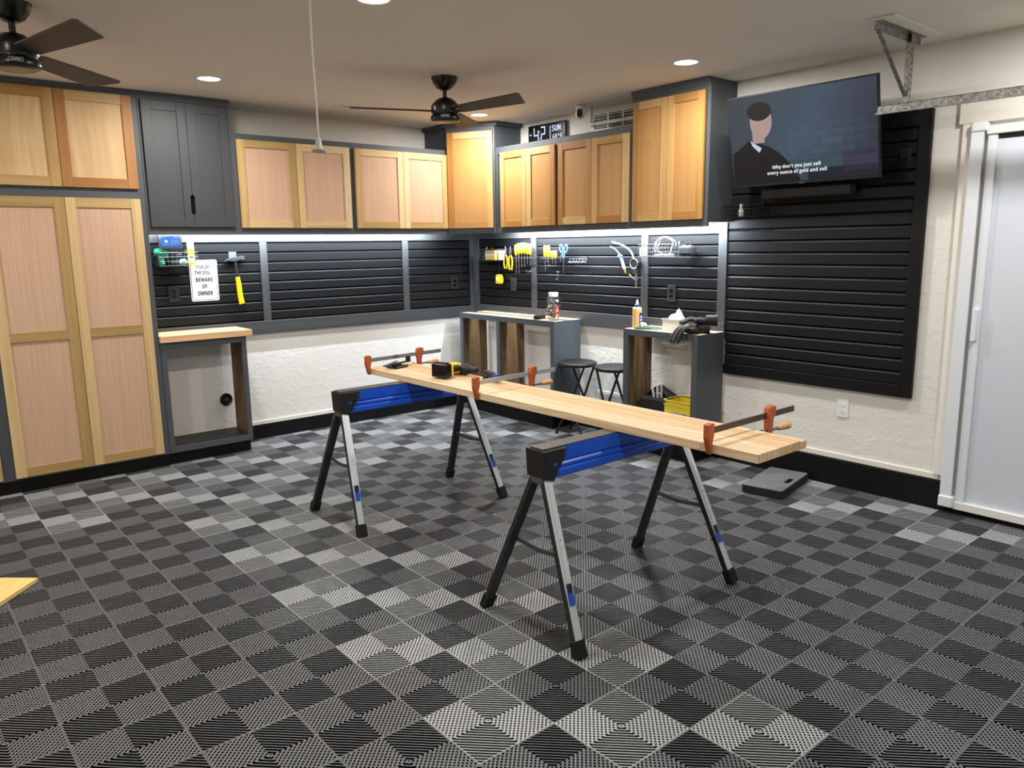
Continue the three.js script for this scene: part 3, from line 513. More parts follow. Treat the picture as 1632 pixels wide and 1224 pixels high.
{
  const t = thing('garage_door_track', 'galvanized horizontal garage door track hanging from a ceiling bracket', 'door track', [3.0, 2.2, 0]);
  put(t, 'track', [bx(.0, -.024, -.05, .003, .022, WF - .1, 0, 2), bx(-.022, -.024, -.05, .0, -.0215, WF - .1, 0, 2), bx(0, .0195, -.05, .02, .022, WF - .1, 0, 2), bx(-.024, -.024, -.05, -.0215, -.014, WF - .1, 0, 2)], mt.galv);
  put(t, 'bolt', [tr(rot(new THREE.SphereGeometry(.009, 10, 8), 0), -.003, -.002, .09), tr(new THREE.SphereGeometry(.005, 8, 6), -.001, 0, -.03)], mt.chrome);
  const b = thing('ceiling_bracket', 'galvanized perforated angle bracket bolted to the ceiling', 'bracket', [3.0, CEIL, .09]);
  put(b, 'ceiling_plate', bx(-.4, -.012, -.03, .17, -.0005, .1, .002), mt.trim);
  put(b, 'ceiling_angle', [bx(-.385, -.052, .0, .12, -.0125, .003, 0, 0), bx(-.385, -.0155, .0, .12, -.0125, .036, 0, 0)], mt.galv);
  put(b, 'hanger', [bx(.003, -.385, -.016, .006, -.016, .02, 0), bx(-.026, -.345, .0202, .006, -.016, .0232, 0)], mt.galv);
  put(b, 'diagonal_brace', [beam([-.35, -.03, -.0045], [-.012, -.3, -.0045], [1, .8, 0], .03, .003, 0), beam([-.36, -.045, .005], [-.02, -.315, .005], [0, 0, 1], .02, .003, 0)], mt.galv);
  const hs = []; for (let i = 0; i < 11; i++) { const k = i / 10, c = new THREE.CylinderGeometry(.0045, .0045, .0012, 8); c.rotateX(Math.PI / 2); hs.push(tr(c, -.34 + .32 * k, -.038 - .256 * k, -.0062)); } for (let i = 0; i < 9; i++) { const c = new THREE.CylinderGeometry(.0045, .0045, .0012, 8); c.rotateX(Math.PI / 2); hs.push(tr(c, -.012, -.06 - .032 * i, .0238)); }
  put(b, 'punched_hole', hs, mt.black);
}
{
  const t = thing('pull_cord', 'thin white pull cord with a bell shaped end hanging from the ceiling', 'cord', [-.262, 1.775, .01]);
  put(t, 'rope', tube([[.018, CEIL - 1.775, -.04], [.012, .6, -.034], [.008, .42, -.022], [-.004, .25, 0], [-.008, .12, .015], [-.01, .028, .02]], .0026, 40, 6), mt.rope);
  put(t, 'bell', tr(lathe([[.004, .034], [.007, .03], [.009, .01], [.012, .004], [.019, .001], [.021, .004], [.018, -.002], [.008, -.004], [0, -.003]], 18), -.01, 0, .02), mt.rope);
}

// ================================================================ ABOVE THE CABINETS
{
  const c = thing('digital_clock', 'wide black digital wall clock showing the time and SUN', 'clock', [3.327, 2.44, -2.98], RB);
  put(c, 'case', tr(new RoundedBoxGeometry(.455, .17, .024, 2, .006), 0, 0, -.0), mt.blackGloss);
  put(c, 'display', new THREE.PlaneGeometry(.435, .155), screenMat(canvasTex(512, 184, (g, w, h) => {
    g.fillStyle = '#020205'; g.fillRect(0, 0, w, h); g.fillStyle = '#cfe0ff'; g.strokeStyle = '#cfe0ff'; g.lineWidth = 13; g.lineCap = 'round'; g.fillRect(12, 74, 24, 12);
    const L = a => { g.beginPath(); g.moveTo(a[0], a[1]); for (let i = 2; i < a.length; i += 2) g.lineTo(a[i], a[i + 1]); g.stroke(); };
    L([80, 22, 80, 92, 140, 92]); L([140, 50, 140, 160]); L([186, 22, 236, 22, 236, 88, 186, 88, 186, 158, 236, 158]); g.fillRect(158, 58, 10, 12); g.fillRect(158, 118, 10, 12);
    g.fillRect(310, 20, 9, 140); g.font = 'bold 72px monospace'; g.fillText('SUN', 336, 74); g.font = 'bold 60px monospace'; g.fillText('68°F', 344, 152);
  }), 1.6), [0, 0, .0125]);
  const v = thing('wall_vent', 'white louvered vent grille high on the right wall', 'vent', [WB - .001, 2.4, -2.46], RB);
  put(v, 'frame', [bx(0, 0, 0, .62, .012, .012, .002), bx(0, .118, 0, .62, .13, .012, .002), bx(0, .012, 0, .012, .118, .0118, .002), bx(.608, .012, 0, .62, .118, .0118, .002), bx(.152, .012, 0, .166, .118, .0118, .002), bx(.305, .012, 0, .319, .118, .0118, .002), bx(.458, .012, 0, .472, .118, .0118, .002)], mt.white);
  put(v, 'backing', bx(.01, .01, .0, .61, .12, .001, 0), mt.black);
  for (let i = 0; i < 5; i++) put(v, 'louver', rot(bx(.012, -.0015, -.007, .608, .0015, .007, 0, 0), .6), mt.white, [0, .024 + i * .021, .007]);
  const p = thing('vent_pipe', 'white plastic pipe with an elbow running along the wall below the ceiling', 'pipe', [3.24, 0, 0]);
  put(p, 'pipe', [bar([0, 2.45, -2.385], [0, CEIL, -2.385], .016, .016, 16), bar([0, 2.432, -2.36], [0, 2.432, -1.83], .016, .016, 16)], M(0xcfccc6, .5));
  put(p, 'elbow', [tube([[0, 2.475, -2.385], [0, 2.445, -2.384], [0, 2.434, -2.372], [0, 2.432, -2.34]], .02, 14, 14)], M(0xcfccc6, .5));
  const s = thing('security_camera', 'small white ceiling security camera with a black lens face', 'camera', [3.11, CEIL, -2.375], -.9);
  put(s, 'base', lathe([[0, -.002], [.036, -.002], [.038, -.02], [.03, -.034], [0, -.034]], 24), mt.white);
  put(s, 'head', tr(new THREE.SphereGeometry(.038, 24, 18), 0, -.062, 0), mt.white);
  const f = ext(rrect(.04, .06, .014), .006, .002); put(s, 'lens_face', f, mt.blackGloss, [0, -.064, .033]);
}
// ================================================================ OUTLETS
function outlet(label, pos, turn, m, m2) {
  const t = thing('outlet', label, 'outlet', pos, turn);
  put(t, 'cover_plate', ext(rrect(.075, .118, .006), .005, .0015), m);
  for (const y of [-.0195, .0195]) { const r = put(t, 'receptacle', ext(rrect(.034, .029, .012), .003, .0006), m2, [0, y, .005]); put(r, 'slots', [bx(-.008, .001, .003, -.0055, .009, .0034, 0), bx(.0055, .001, .003, .008, .008, .0034, 0), bx(-.002, -.009, .003, .002, -.005, .0034, 0)], m === mt.white ? mt.brown : mt.steelDark); }
}
outlet('white duplex outlet on the white wall below the tall slatwall', [WB - .001, .5, -.306], RB, mt.white, mt.whiteGloss);
outlet('black duplex outlet under the green tool basket', [.527, 1.205, WA + .0215], 0, mt.black, mt.blackGloss);
outlet('black duplex outlet on the back slatwall near the corner', [3.085, 1.18, WA + .0215], 0, mt.black, mt.blackGloss);
outlet('grey duplex outlet above the single bay base unit', [WB - .0215, 1.16, -1.64], RB, M(0x2c2d2f, .4), mt.blackGloss);
{
  const t = thing('wall_port', 'round black cable port on the wall inside the small base cabinet', 'outlet', [.855, .36, WA + .001]);
  const r = lathe([[.03, .004], [.038, .012], [.047, .012], [.05, .003], [.05, 0]], 28); r.rotateX(Math.PI / 2); put(t, 'ring', r, mt.blackGloss); const d = new THREE.CylinderGeometry(.034, .034, .004, 24); d.rotateX(Math.PI / 2); put(t, 'insert', tr(d, 0, 0, .003), mt.black); put(t, 'socket', bx(-.012, -.008, .005, .012, .01, .01, .001), mt.steelDark);
  const v = thing('wall_register', 'white slotted air register low on the wall behind the stools', 'vent', [WB - .001, .22, -2.4], RB);
  put(v, 'plate', bx(0, 0, 0, .32, .11, .006, .002), mt.white); for (let i = 0; i < 22; i++) put(v, 'slot', bx(.02 + i * .013, .02, .0055, .025 + i * .013, .085, .0066, 0), mt.steelDark);
}

// ================================================================ WALL TOOLS AND SMALL THINGS
const SA = WA + .0215, SB = WB - .0215; // slat faces
// wire basket: local x along the wall 0..w, z out 0..d
function basket(label, pos, turn, w, h, d, m, n = 9) {
  const t = thing('wire_basket', label, 'basket', pos, turn); const r = .0016, g = []; t.translateZ(.003);
  put(t, 'rim', [[[0, h, 0], [w, h, 0]], [[0, h, d], [w, h, d]], [[0, h, 0], [0, h, d]], [[w, h, 0], [w, h, d]]].map(([a, b]) => bar(a, b, .0026, .0026, 6)), m);
  for (let i = 0; i <= n; i++) { const x = w * i / n; g.push(bar([x, 0, 0], [x, 0, d], r, r, 5), bar([x, 0, d], [x, h, d], r, r, 5), bar([x, 0, 0], [x, h, 0], r, r, 5)); }
  for (const y of [0, h * .35, h * .68]) g.push(bar([0, y, d], [w, y, d], r, r, 5), bar([0, y, 0], [w, y, 0], r, r, 5), bar([0, y, 0], [0, y, d], r, r, 5), bar([w, y, 0], [w, y, d], r, r, 5));
  for (let k = 1; k < 4; k++) { const z = d * k / 4; g.push(bar([0, 0, z], [w, 0, z], r, r, 5), bar([0, 0, z], [0, h, z], r, r, 5), bar([w, 0, z], [w, h, z], r, r, 5)); }
  put(t, 'wire_mesh', g, m); put(t, 'hanger', [bx(w * .15, h - .01, -.001, w * .15 + .02, h + .02, .003, .001), bx(w * .8, h - .01, -.001, w * .8 + .02, h + .02, .003, .001)], m); return t;
}
// ---- back wall
basket('wire basket on the back slatwall holding a green tool', [.415, 1.412, SA], 0, .27, .095, .12, mt.wire);
{
  const t = thing('green_power_tool', 'green and black power tool lying in the back wall basket', 'power tool', [.478, 1.4165, SA + .063], .05);
  put(t, 'body', [tr(rot(new THREE.CapsuleGeometry(.03, .05, 6, 14), 0, 0, 1.2), -.03, .085, 0), bar([-.04, .06, 0], [-.03, .006, 0], .019, .022, 12)], mt.green);
  put(t, 'head', [tr(new RoundedBoxGeometry(.075, .05, .05, 2, .01), .045, .072, .0), bar([.07, .072, 0], [.115, .075, 0], .012, .009, 12)], mt.black);
  put(t, 'battery', [tr(new RoundedBoxGeometry(.06, .022, .06, 2, .005), .05, .012, .0)], mt.black);
  const c = thing('cloth_rag', 'small pale green rag in the back wall basket', 'rag', [.59, 1.4165, SA + .07]); const rg = new THREE.SphereGeometry(.026, 14, 10); const p = rg.attributes.position; for (let i = 0; i < p.count; i++) { const k = .75 + .4 * hash(i % 14, 3, i % 7); p.setXYZ(i, p.getX(i) * k * 1.2, Math.max(-.02, p.getY(i) * k * .9), p.getZ(i) * k); } rg.computeVertexNormals(); put(c, 'cloth', tr(rg, 0, .021, 0), M(0x9fd0bd, .9));
  const b = thing('tool_carton', 'tall yellow and white carton standing in the back wall basket', 'box', [.655, 1.4165, SA + .06]); put(b, 'carton', bx(-.022, 0, -.012, .022, .165, .012, .001), M(0xe9e4d4, .6)); put(b, 'yellow_band', bx(-.0225, .07, -.0125, .0225, .115, .0125, .0), mt.yellow); put(b, 'base_band', bx(-.0225, .0, -.0125, .0225, .022, .0125, .0), mt.yellow); put(b, 'print', [bx(-.012, .05, .0126, .012, .06, .0129, 0)], mt.black);
}
{
  const t = thing('smart_display', 'small tablet display with a blue weather screen under the grey wall cabinet', 'display', [.497, 1.588, SA + .12], .1); t.rotation.x = .12;
  put(t, 'case', ext(rrect(.166, .106, .014), .012, .002), mt.black);
  put(t, 'screen', new THREE.PlaneGeometry(.132, .072), screenMat(canvasTex(256, 140, (g, w, h) => { g.fillStyle = '#2f7fe0'; g.fillRect(0, 0, w, h); g.fillStyle = '#e8f2ff'; g.font = 'bold 16px sans-serif'; g.fillText('72°', 12, 24); g.fillRect(180, 14, 60, 6); g.fillStyle = '#fff4d8'; g.beginPath(); g.arc(66, 66, 18, 0, 7); g.fill(); g.fillStyle = '#dfe9f5'; g.beginPath(); g.arc(80, 74, 13, 0, 7); g.fill(); g.fillStyle = '#d6e6ff'; for (let i = 0; i < 3; i++) for (let j = 0; j < 3; j++) g.fillRect(140 + i * 38, 52 + j * 22, 16, 8); g.fillRect(40, 102, 52, 4); }), 1.3), [0, 0, .0145]);
  put(t, 'bracket', bx(-.03, .02, -.03, .03, .05, 0, .002), mt.black);
}
{
  const t = thing('metal_sign', 'white metal sign reading FORGET THE DOG... BEWARE OF OWNER', 'sign', [.756, 1.295, SA + .0015]);
  const tx = canvasTex(512, 768, (g, w, h) => { g.fillStyle = '#c9cbca'; g.fillRect(0, 0, w, h); g.strokeStyle = g.fillStyle = '#000000'; g.lineWidth = 9; const r = 40, m = 22; g.beginPath(); g.moveTo(m + r, m); g.lineTo(w - m - r, m); g.quadraticCurveTo(w - m, m, w - m, m + r); g.lineTo(w - m, h - m - r); g.quadraticCurveTo(w - m, h - m, w - m - r, h - m); g.lineTo(m + r, h - m); g.quadraticCurveTo(m, h - m, m, h - m - r); g.lineTo(m, m + r); g.quadraticCurveTo(m, m, m + r, m); g.stroke(); g.textAlign = 'center';
    const L = (s, y, f, tw) => { g.font = f; const k = tw / g.measureText(s).width; g.save(); g.translate(w / 2, y); g.scale(k, 1); g.fillText(s, 0, 0); g.lineWidth = 5; g.strokeText(s, 0, 0); g.restore(); };
    L('FORGET', 168, 'bold 92px sans-serif', 250); L('THE DOG...', 268, 'bold 92px sans-serif', 330); L('BEWARE', 405, 'bold 104px sans-serif', 320); L('OF', 530, 'bold 104px sans-serif', 100); L('OWNER', 660, 'bold 104px sans-serif', 280); });
  const g = ext(rrect(.207, .308, .014), .0012, 0); const p = g.attributes.position, uv = g.attributes.uv; for (let i = 0; i < p.count; i++) uv.setXY(i, p.getX(i) / .207 + .5, p.getY(i) / .308 + .5);
  put(t, 'plate', g, new THREE.MeshStandardMaterial({ map: tx, roughness: .45 }));
}
{
  const k = thing('tool_hook', 'grey slatwall hook carrying the yellow handled hammer', 'hook', [.985, 1.47, SA]); put(k, 'plate', bx(-.03, -.03, 0, .03, .035, .004, .002), M(0x55585b, .4)); put(k, 'prongs', [bar([-.016, -.01, .003], [-.016, -.012, .055], .003), bar([.016, -.01, .003], [.016, -.012, .055], .003)], mt.steel);
  const t = thing('hammer', 'claw hammer with a yellow grip hanging on the back slatwall', 'hammer', [.99, 1.452, SA + .03], 0); t.rotation.z = .08;
  const hd = ext([[-.085, -.012], [-.05, .006], [-.01, .014], [.04, .014], [.05, .018], [.072, .016], [.074, -.014], [.05, -.014], [.042, -.008], [.02, -.016], [-.02, -.018], [-.05, -.008]], .022, .002); put(t, 'head', tr(hd, 0, 0, -.011), M(0x6a6c70, .35, .8));
  put(t, 'neck', beam([0, -.014, 0], [.0, -.15, 0], [1, 0, 0], .02, .014, .003), M(0x26272a, .4, .4));
  const gr = ext([[-.013, -.14], [.013, -.14], [.016, -.2], [.015, -.28], [.02, -.345], [-.016, -.35], [-.018, -.28], [-.015, -.2]], .024, .005); put(t, 'grip', tr(gr, 0, 0, -.012), mt.yellow);
}
// ---- right wall, corner to doorway. Groups: local x = world z, local z = out of the wall
basket('wire basket in the wall corner with a yellow box and a white roll', [SB, 1.392, -3.80], RB, .3, .098, .14, mt.wire, 10);
{
  const a = thing('sandpaper_box', 'yellow and white carton in the corner basket', 'box', [SB - .075, 1.3955, -3.61], RB); put(a, 'carton', bx(-.09, 0, -.045, .045, .085, .045, .001), M(0xe0bb62, .6)); put(a, 'white_panel', bx(-.0905, .02, -.0455, .03, .06, .0455, 0), M(0xe9e2d0, .6)); put(a, 'base_band', bx(-.0905, 0, -.0455, .0455, .018, .0455, 0), mt.yellow);
  const b = thing('tape_roll', 'white roll standing in the corner basket', 'roll', [SB - .07, 1.3955, -3.534], RB); const r = lathe([[.012, 0], [.026, 0], [.028, .003], [.028, .082], [.026, .085], [.012, .085], [.012, 0]], 20); put(b, 'roll', r, mt.white);
  const c = thing('gray_hand_tool', 'grey hand tool leaning in the corner basket', 'hand tool', [SB - .085, 1.3955, -3.755], RB); put(c, 'body', [beam([-.02, .0, 0], [.03, .1, .0], [1, 0, 0], .02, .02, .003), beam([.0, .05, 0], [.045, .05, 0.02], [0, 1, 0], .018, .018, .003)], mt.steelDark); put(c, 'tip', bar([.03, .1, 0], [.036, .118, 0], .006, .003), mt.steel);
}
function pliers(label, pos, turn, grip, ln = .2, cat = 'pliers', group) {
  const t = thing('pliers', label, cat, pos, turn, group); // hangs nose up, local y up
  put(t, 'jaws', [ext([[-.012, 0], [.012, 0], [.011, .03], [.003, ln * .36], [-.003, ln * .36], [-.011, .03]], .012, .001)].map(g => tr(g, 0, 0, -.006)), mt.steel); const c = new THREE.CylinderGeometry(.011, .011, .016, 16); c.rotateX(Math.PI / 2); put(t, 'pivot', c, mt.steelDark);
  for (const s of [-1, 1]) put(t, 'handle', tube([[s * .006, -.006, 0], [s * .02, -.03, 0], [s * .024, -.08, 0], [s * .014, -ln * .64, 0]], .0072, 14, 8), grip);
  return t;
}
pliers('pliers with yellow orange handles hanging beside the corner basket', [SB - .045, 1.445, -3.5], RB, M(0xe8a012, .4), .2, 'pliers', 'yellow pliers on the rack');
pliers('pliers with yellow handles and open grips next to the screwdriver rack', [SB - .045, 1.44, -3.43], RB, mt.yellow, .21, 'pliers', 'yellow pliers on the rack');
{
  const t = thing('tape_measure', 'yellow tape measure hanging below the corner basket', 'tape measure', [SB - .045, 1.22, -3.595], RB);
  put(t, 'case', tr(ext([[-.03, -.04], [.025, -.042], [.034, -.03], [.034, .01], [.02, .038], [-.01, .042], [-.03, .03]], .038, .004), 0, 0, -.02), mt.yellow); put(t, 'label_plate', tr(ext(rrect(.036, .034, .006), .002), -.001, 0, .022), M(0xe9dfc0, .5)); put(t, 'strap', bar([0, .04, 0], [.002, .165, 0], .0025), mt.black);
}
function screwdriver(z, top, hl, bottom, label, tip = .0028) {
  const t = thing('screwdriver', label, 'screwdriver', [SB - .055, top, z], RB, 'yellow screwdrivers on the wall racks'); const R = .0118;
  put(t, 'grip', lathe([[0, 0], [R * .8, -.001], [R, -.008], [R, -hl * .62], [R * .85, -hl * .68]], 14), M(0xb9a878, .35)); put(t, 'collar', lathe([[R * .9, -hl * .6], [R * 1.12, -hl * .66], [R * 1.12, -hl * .82], [R * .75, -hl], [0, -hl]], 14), mt.yellow); put(t, 'grip_stripe', [-1, 0, 1].map(k => tr(new THREE.BoxGeometry(.006, hl * .55, .004), k * .009, -hl * .33, R * (k ? .6 : .92))), mt.yellow);
  put(t, 'shaft', bar([0, -hl, 0], [0, bottom - top, 0], tip, tip, 8), mt.steel);
}
[[-3.37, 1.53, 1.275], [-3.332, 1.543, 1.28], [-3.294, 1.545, 1.33], [-3.255, 1.546, 1.335], [-3.217, 1.54, 1.365], [-3.18, 1.535, 1.355]].forEach(([z, a, b], i) => screwdriver(z + .03, a, .095, b, `long yellow screwdriver, ${['first', 'second', 'third', 'fourth', 'fifth', 'sixth'][i]} from the pliers in the six screwdriver rack`));
for (const [z, b, w] of [[-2.955, 1.30, 'at the framing post end of the four screwdriver rack'], [-2.912, 1.34, 'next to the stubby screwdrivers']]) screwdriver(z, 1.52, .1, b, 'long yellow screwdriver ' + w);
for (const [z, w] of [[-2.865, 'next to the long screwdrivers'], [-2.825, 'right beside the blue scissors']]) screwdriver(z, 1.476, .06, 1.368, 'stubby yellow screwdriver ' + w);
function rack(label, z0, z1) { const t = thing('tool_rack', label, 'tool rack', [SB - .0095, 1.41, z0], RB), w = z1 - z0; put(t, 'shelf', [bx(0, 0, .03, w, .004, .038, .001, 0), bx(0, 0, .072, w, .004, .08, .001, 0)], mt.wire); put(t, 'bracket', [bx(.01, -.03, 0, .03, .03, .003, .001), bx(w - .03, -.03, 0, w - .01, .03, .003, .001), bar([.02, .002, .002], [.02, .002, .08], .003), bar([w - .02, .002, .002], [w - .02, .002, .08], .003)], mt.wire); }
rack('wire tool rack holding six long screwdrivers', -3.375, -3.115); rack('wire tool rack holding four screwdrivers', -2.99, -2.79);
{
  const t = thing('scissors', 'scissors with blue handles hanging on the right slatwall', 'scissors', [SB - .04, 1.415, -2.745], RB);
  for (const s of [-1, 1]) { const r = new THREE.TorusGeometry(.022, .006, 8, 22); r.scale(.85, 1.45, 1); r.rotateZ(s * -.28); put(t, 'handle', [tr(r, s * .026, .075, 0), bar([s * .016, .045, 0], [s * .004, .0, 0], .006)], mt.blueScis); put(t, 'blade', tr(ext([[-.008, .0], [.008, 0], [.006, -.03], [0, -.135], [-.004, -.03]], .0018), 0, 0, s * .002), mt.steel); }
  const k = thing('bit_holder', 'small steel rail with a row of ring clips beside the blue scissors', 'tool holder', [SB, 1.385, -2.71], RB); put(k, 'rail', [bx(0, .02, .01, .215, .026, .016, .001, 0), bx(.205, .0, 0, .211, .045, .012, .001)], mt.steel); for (let i = 0; i < 6; i++) { const r = new THREE.TorusGeometry(.011, .0024, 6, 14); r.rotateX(1.2); put(k, 'ring_clip', [tr(r, .02 + i * .036, -.004, .024), bar([.02 + i * .036, .02, .014], [.02 + i * .036, 0, .018], .0022)], mt.steel); }
  const h = thing('hex_key', 'small bent hex key hanging below the stubby screwdrivers', 'hex key', [SB - .02, 1.295, -2.835], RB); put(h, 'key', [tube([[0, 0, 0], [0, -.05, 0], [-.004, -.058, .0], [-.03, -.062, 0]], .003, 14, 6), bar([-.012, .002, 0], [.016, .002, 0], .003)], mt.steel); put(h, 'hook', bar([0, .0, -.02], [0, .0, .006], .003), mt.wire);
  const q = thing('tool_hook', 'black double hook under the six screwdriver rack', 'hook', [SB, 1.3, -3.19], RB); put(q, 'plate', bx(-.022, -.03, 0, .022, .035, .004, .002), mt.black); put(q, 'prongs', [tube([[-.01, 0, .003], [-.01, -.01, .05], [-.012, .01, .07]], .004, 10, 6), tube([[.01, 0, .003], [.01, -.012, .05], [.012, .008, .07]], .004, 10, 6)], mt.steelDark);
}
outlet('grey blank outlet cover below the yellow pliers', [SB, 1.175, -3.44], RB, M(0x3a3b3d, .45), M(0x303133, .4));
{
  const t = thing('air_gun', 'silver and blue air blow gun hanging on the right slatwall', 'air tool', [SB - .05, 1.4, -2.07], RB);
  put(t, 'nozzle', tube([[-.14, .105, 0], [-.09, .085, 0], [-.03, .035, 0]], .0055, 14, 8), mt.steel); put(t, 'body', [beam([-.035, .04, 0], [.012, -.07, 0], [0, 0, 1], .02, .016, .004)], mt.zinc); put(t, 'blue_cap', tr(rot(new RoundedBoxGeometry(.042, .03, .024, 2, .006), 0, 0, -.5), -.035, .03, 0), mt.blueScis); put(t, 'trigger', beam([-.04, .02, 0], [-.036, -.08, 0], [0, 0, 1], .008, .006, .001), mt.black); put(t, 'fitting', bar([.012, -.07, 0], [.024, -.1, 0], .0075), mt.brass);
  const i = thing('tire_inflator', 'black tire inflator with a pale hose and brass fitting on the right slatwall', 'air tool', [SB - .05, 1.375, -1.945], RB);
  put(i, 'gauge', [rot(new THREE.CylinderGeometry(.038, .038, .05, 22), Math.PI / 2)], mt.black); put(i, 'gauge_rim', tr(new THREE.TorusGeometry(.037, .004, 8, 24), 0, 0, .025), mt.chrome); put(i, 'hose', tube([[-.012, .035, .01], [-.04, .09, .014], [-.12, .135, .01], [-.24, .165, .005]], .0062, 24, 8), M(0xd9dcdf, .35)); put(i, 'handle', [bx(-.02, -.075, -.012, .012, -.03, .012, .004)], mt.steelDark); put(i, 'fitting', [bar([.004, -.075, 0], [.004, -.1, 0], .009), bar([.004, -.125, 0], [.006, -.175, 0], .008, .006), bar([-.01, -.12, 0], [-.07, -.08, 0], .004)], mt.brass); put(i, 'coupler', bar([.004, -.098, 0], [.004, -.127, 0], .014, .014, 14), M(0x6e6fae, .35, .6));
}
basket('wire basket with coiled wires and a black pouch on the right slatwall', [SB, 1.432, -1.855], RB, .33, .085, .13, mt.wire, 11);
{
  const w = thing('wire_coil', 'loops of pale wire standing in the right slatwall basket', 'wire', [SB - .065, 1.436, -1.66], RB); const p = []; for (let i = 0; i <= 40; i++) { const a = i / 40 * Math.PI * 3.2; p.push([Math.cos(a) * (.075 + .01 * Math.sin(i)), .07 + Math.sin(a) * .064, (i - 20) * .0012]); } put(w, 'coil', tube(p, .0022, 90, 6), M(0xe0e2e4, .4)); put(w, 'scraps', [bar([-.08, .005, .02], [.02, .006, .03], .005), bar([-.02, .006, -.02], [.08, .008, .0], .006), bar([.02, .005, .04], [.07, .006, .02], .005)], M(0xcbbb86, .6));
  const c = thing('card_tag', 'white printed card in front of the right slatwall basket', 'card', [SB - .137, 1.436, -1.8], RB); put(c, 'card', bx(-.035, 0, 0, .035, .06, .002, 0), mt.white); put(c, 'print_lines', [0, 1, 2, 3].map(k => bx(-.028, .01 + k * .012, .0021, .028, .012 + k * .012, .0025, 0)), M(0x8d8f93, .6));
  const b = thing('black_pouch', 'black nylon pouch hanging at the end of the right slatwall basket', 'pouch', [SB - .07, 1.45, -1.455], RB); put(b, 'pouch', tr(new RoundedBoxGeometry(.115, .075, .08, 3, .022), 0, .02, 0), mt.glove); put(b, 'zipper', [0, 1, 2, 3, 4].map(k => tr(new THREE.SphereGeometry(.0035, 6, 5), -.035 + k * .018, .058, .018)), mt.chrome);
}
// ---- tall slatwall
basket('black wire basket with a small bottle on the tall slatwall', [SB, 1.685, -1.13], RB, .26, .075, .13, mt.wireBlack, 9);
{
  const t = thing('spray_bottle', 'tiny clear bottle standing in the black wire basket', 'bottle', [SB - .07, 1.689, -1.03], RB); put(t, 'bottle', lathe([[0, 0], [.016, 0], [.017, .004], [.017, .045], [.009, .056], [.009, .062], [0, .062]], 16), M(0x9aa0a4, .3)); put(t, 'cap', lathe([[.0, .062], [.011, .062], [.011, .08], [0, .08]], 14), mt.white);
  const h = thing('tool_hook', 'black slatwall hooks beside the television', 'hook', [SB, 1.98, -.03], RB); put(h, 'plate', bx(-.03, -.03, 0, .03, .05, .004, .002), mt.black); put(h, 'prongs', [tube([[-.015, .0, .003], [-.015, -.02, .07], [-.015, .03, .1]], .005, 12, 8), tube([[.015, .0, .003], [.015, -.02, .07], [.015, .03, .1]], .005, 12, 8)], mt.wireBlack);
}
